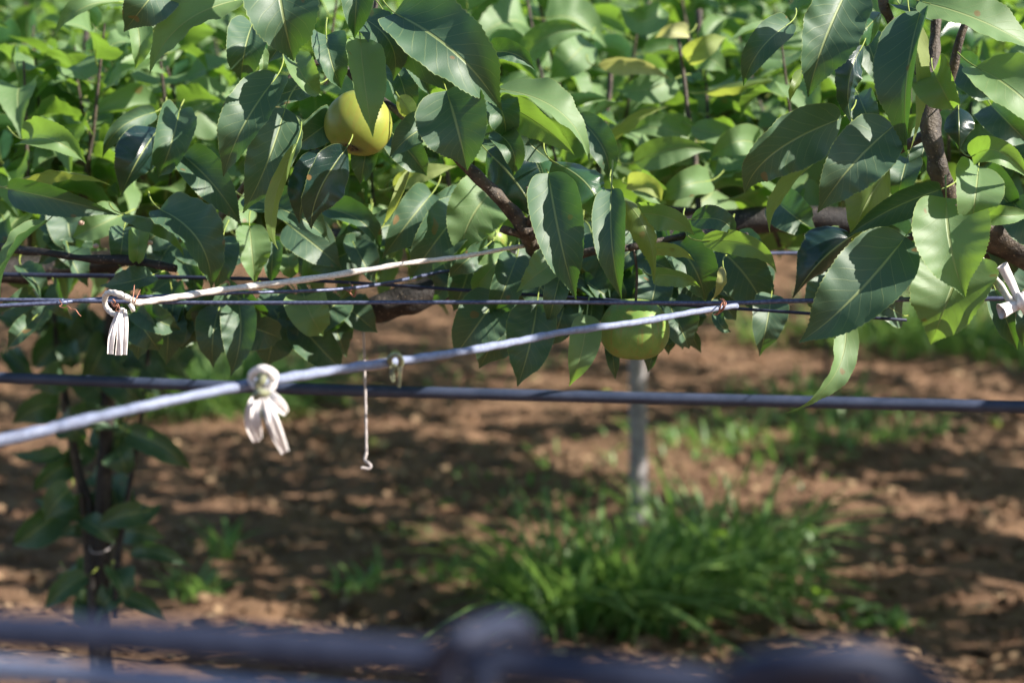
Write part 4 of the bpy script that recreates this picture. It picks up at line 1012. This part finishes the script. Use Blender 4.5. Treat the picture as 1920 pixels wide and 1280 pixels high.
ground_leg(tD, 1.9, 3.7, (1.8, 3.65, 1.56)); ground_leg(tE, -1.8, 3.7, (-1.7, 3.65, 1.56))
allv = []
for (t_, a, b, c, d, dn, sd, hs) in specs:
    kp = inview(.7, 2.6)
    allv.append((t_, *canopy(t_, a, b, c, d, dn, sd, kp, hs)))
# unseen leaves added towards the sun to shade the near cords, cables and leaves
def side_foliage(tree, box, n, seed):
    g = np.random.default_rng(seed); Ms, vs, tn = [], [], []
    for k in range(n):
        p = [g.uniform(a, b) for a, b in box]
        Ms.append(np.array(leaf_matrix(p, g.uniform(0, 6.28), g.normal(-.4, .5), g.normal(0, .4), g.uniform(.10, .16)))); vs.append(int(g.integers(NV))); tn.append(int(g.integers(0, 12)))
    leaf_mass('foliage', tree, Ms, vs, tn, M['leaf'])
side_foliage(tB, ((.95, 1.7), (2.2, 2.95), (1.7, 2.0)), 26, 5)  # out of view, added to dapple the centre leaves
tG = thing('pear_tree', 'unseen pear tree added beside the camera to shade the nearest cables', 'tree', group='unseen foliage added for shade')
wood3(tG, [[1.7, .6, -.1, .07], [1.72, .6, .7, .06], [1.66, .6, 1.3, .05], [1.5, .6, 2.3, .02]], 'trunk', 'oldbark', 10, .08, 6, 77)
side_foliage(tG, ((.85, 2.1), (-.6, 1.2), (1.85, 3.0)), 320, 6)
side_foliage(tG, ((.85, 1.9), (1.48, 1.78), (1.85, 2.9)), 60, 8)  # gap before this box lets sun reach the white rag tie
# visible ranking
ent = []
for ti, (t_, Ms, vs, tn, cen) in enumerate(allv):
    X_, Y_, D_ = project(cen)
    for i in range(len(cen)):
        if -60 < X_[i] < 1980 and -60 < Y_[i] < 720: ent.append((D_[i], ti, i, X_[i], Y_[i]))
ent.sort(); occ = np.zeros((60, 130), bool); pick = {i: [] for i in range(len(allv))}
for D, ti, i, x, y in ent:
    r = max(1, .05 * F / D * .45 / 16)
    cx, cy = (x + 40) / 16, (y + 60) / 16
    xa, xb, ya, yb = int(max(0, cx - r)), int(min(129, cx + r)), int(max(0, cy - r)), int(min(59, cy + r))
    blk = occ[ya:yb + 1, xa:xb + 1]
    if blk.size and (~blk).mean() > .2:
        pick[ti].append(i)
    if blk.size: blk[...] = True
for ti, (t_, Ms, vs, tn, cen) in enumerate(allv):
    sel = pick[ti]
    D_ = project(cen)[2]
    if len(sel) < 290:
        ss = set(sel); X_, Y_, D2 = project(cen)
        rest = [i for i in np.argsort(D2) if i not in ss and 0 < X_[i] < 1920 and 0 < Y_[i] < 640]
        sel = sel + [int(i) for i in rest[:290 - len(sel)]]
    sel = sel[:290]; ss = set(sel)
    for i in sel:
        o = link('leaf', fine_mesh(int(vs[i]), int(tn[i])), t_)
        o.matrix_world = Matrix(Ms[i].tolist())
    rest = np.array([i for i in range(len(cen)) if i not in ss])
    leaf_mass('foliage', t_, Ms[rest], vs[rest], tn[rest], M['leaf_canopy'])
    print('tree', ti, len(cen), len(pick[ti]))

# far belt of trees closing the view
Ms, vs, tn = [], [], []
for k in range(26000):
    y = rng.uniform(16, 30); x = rng.uniform(-.32, .42) * y; z = WZ + abs(rng.normal(0, .45)) + (y > 26) * rng.uniform(0, 1.6)
    Ms.append(np.array(leaf_matrix((x, y, z), rng.uniform(0, 6.28), rng.normal(-.3, .5), rng.normal(0, .5), rng.uniform(.12, .22))))
    vs.append(int(rng.integers(NV))); tn.append(int(rng.integers(0, 14)))
o = leaf_mass('distant_foliage', None, Ms, vs, tn, M['leaf_canopy']); tag(o, 'far blurred green mass of orchard foliage along the top edge', 'foliage')
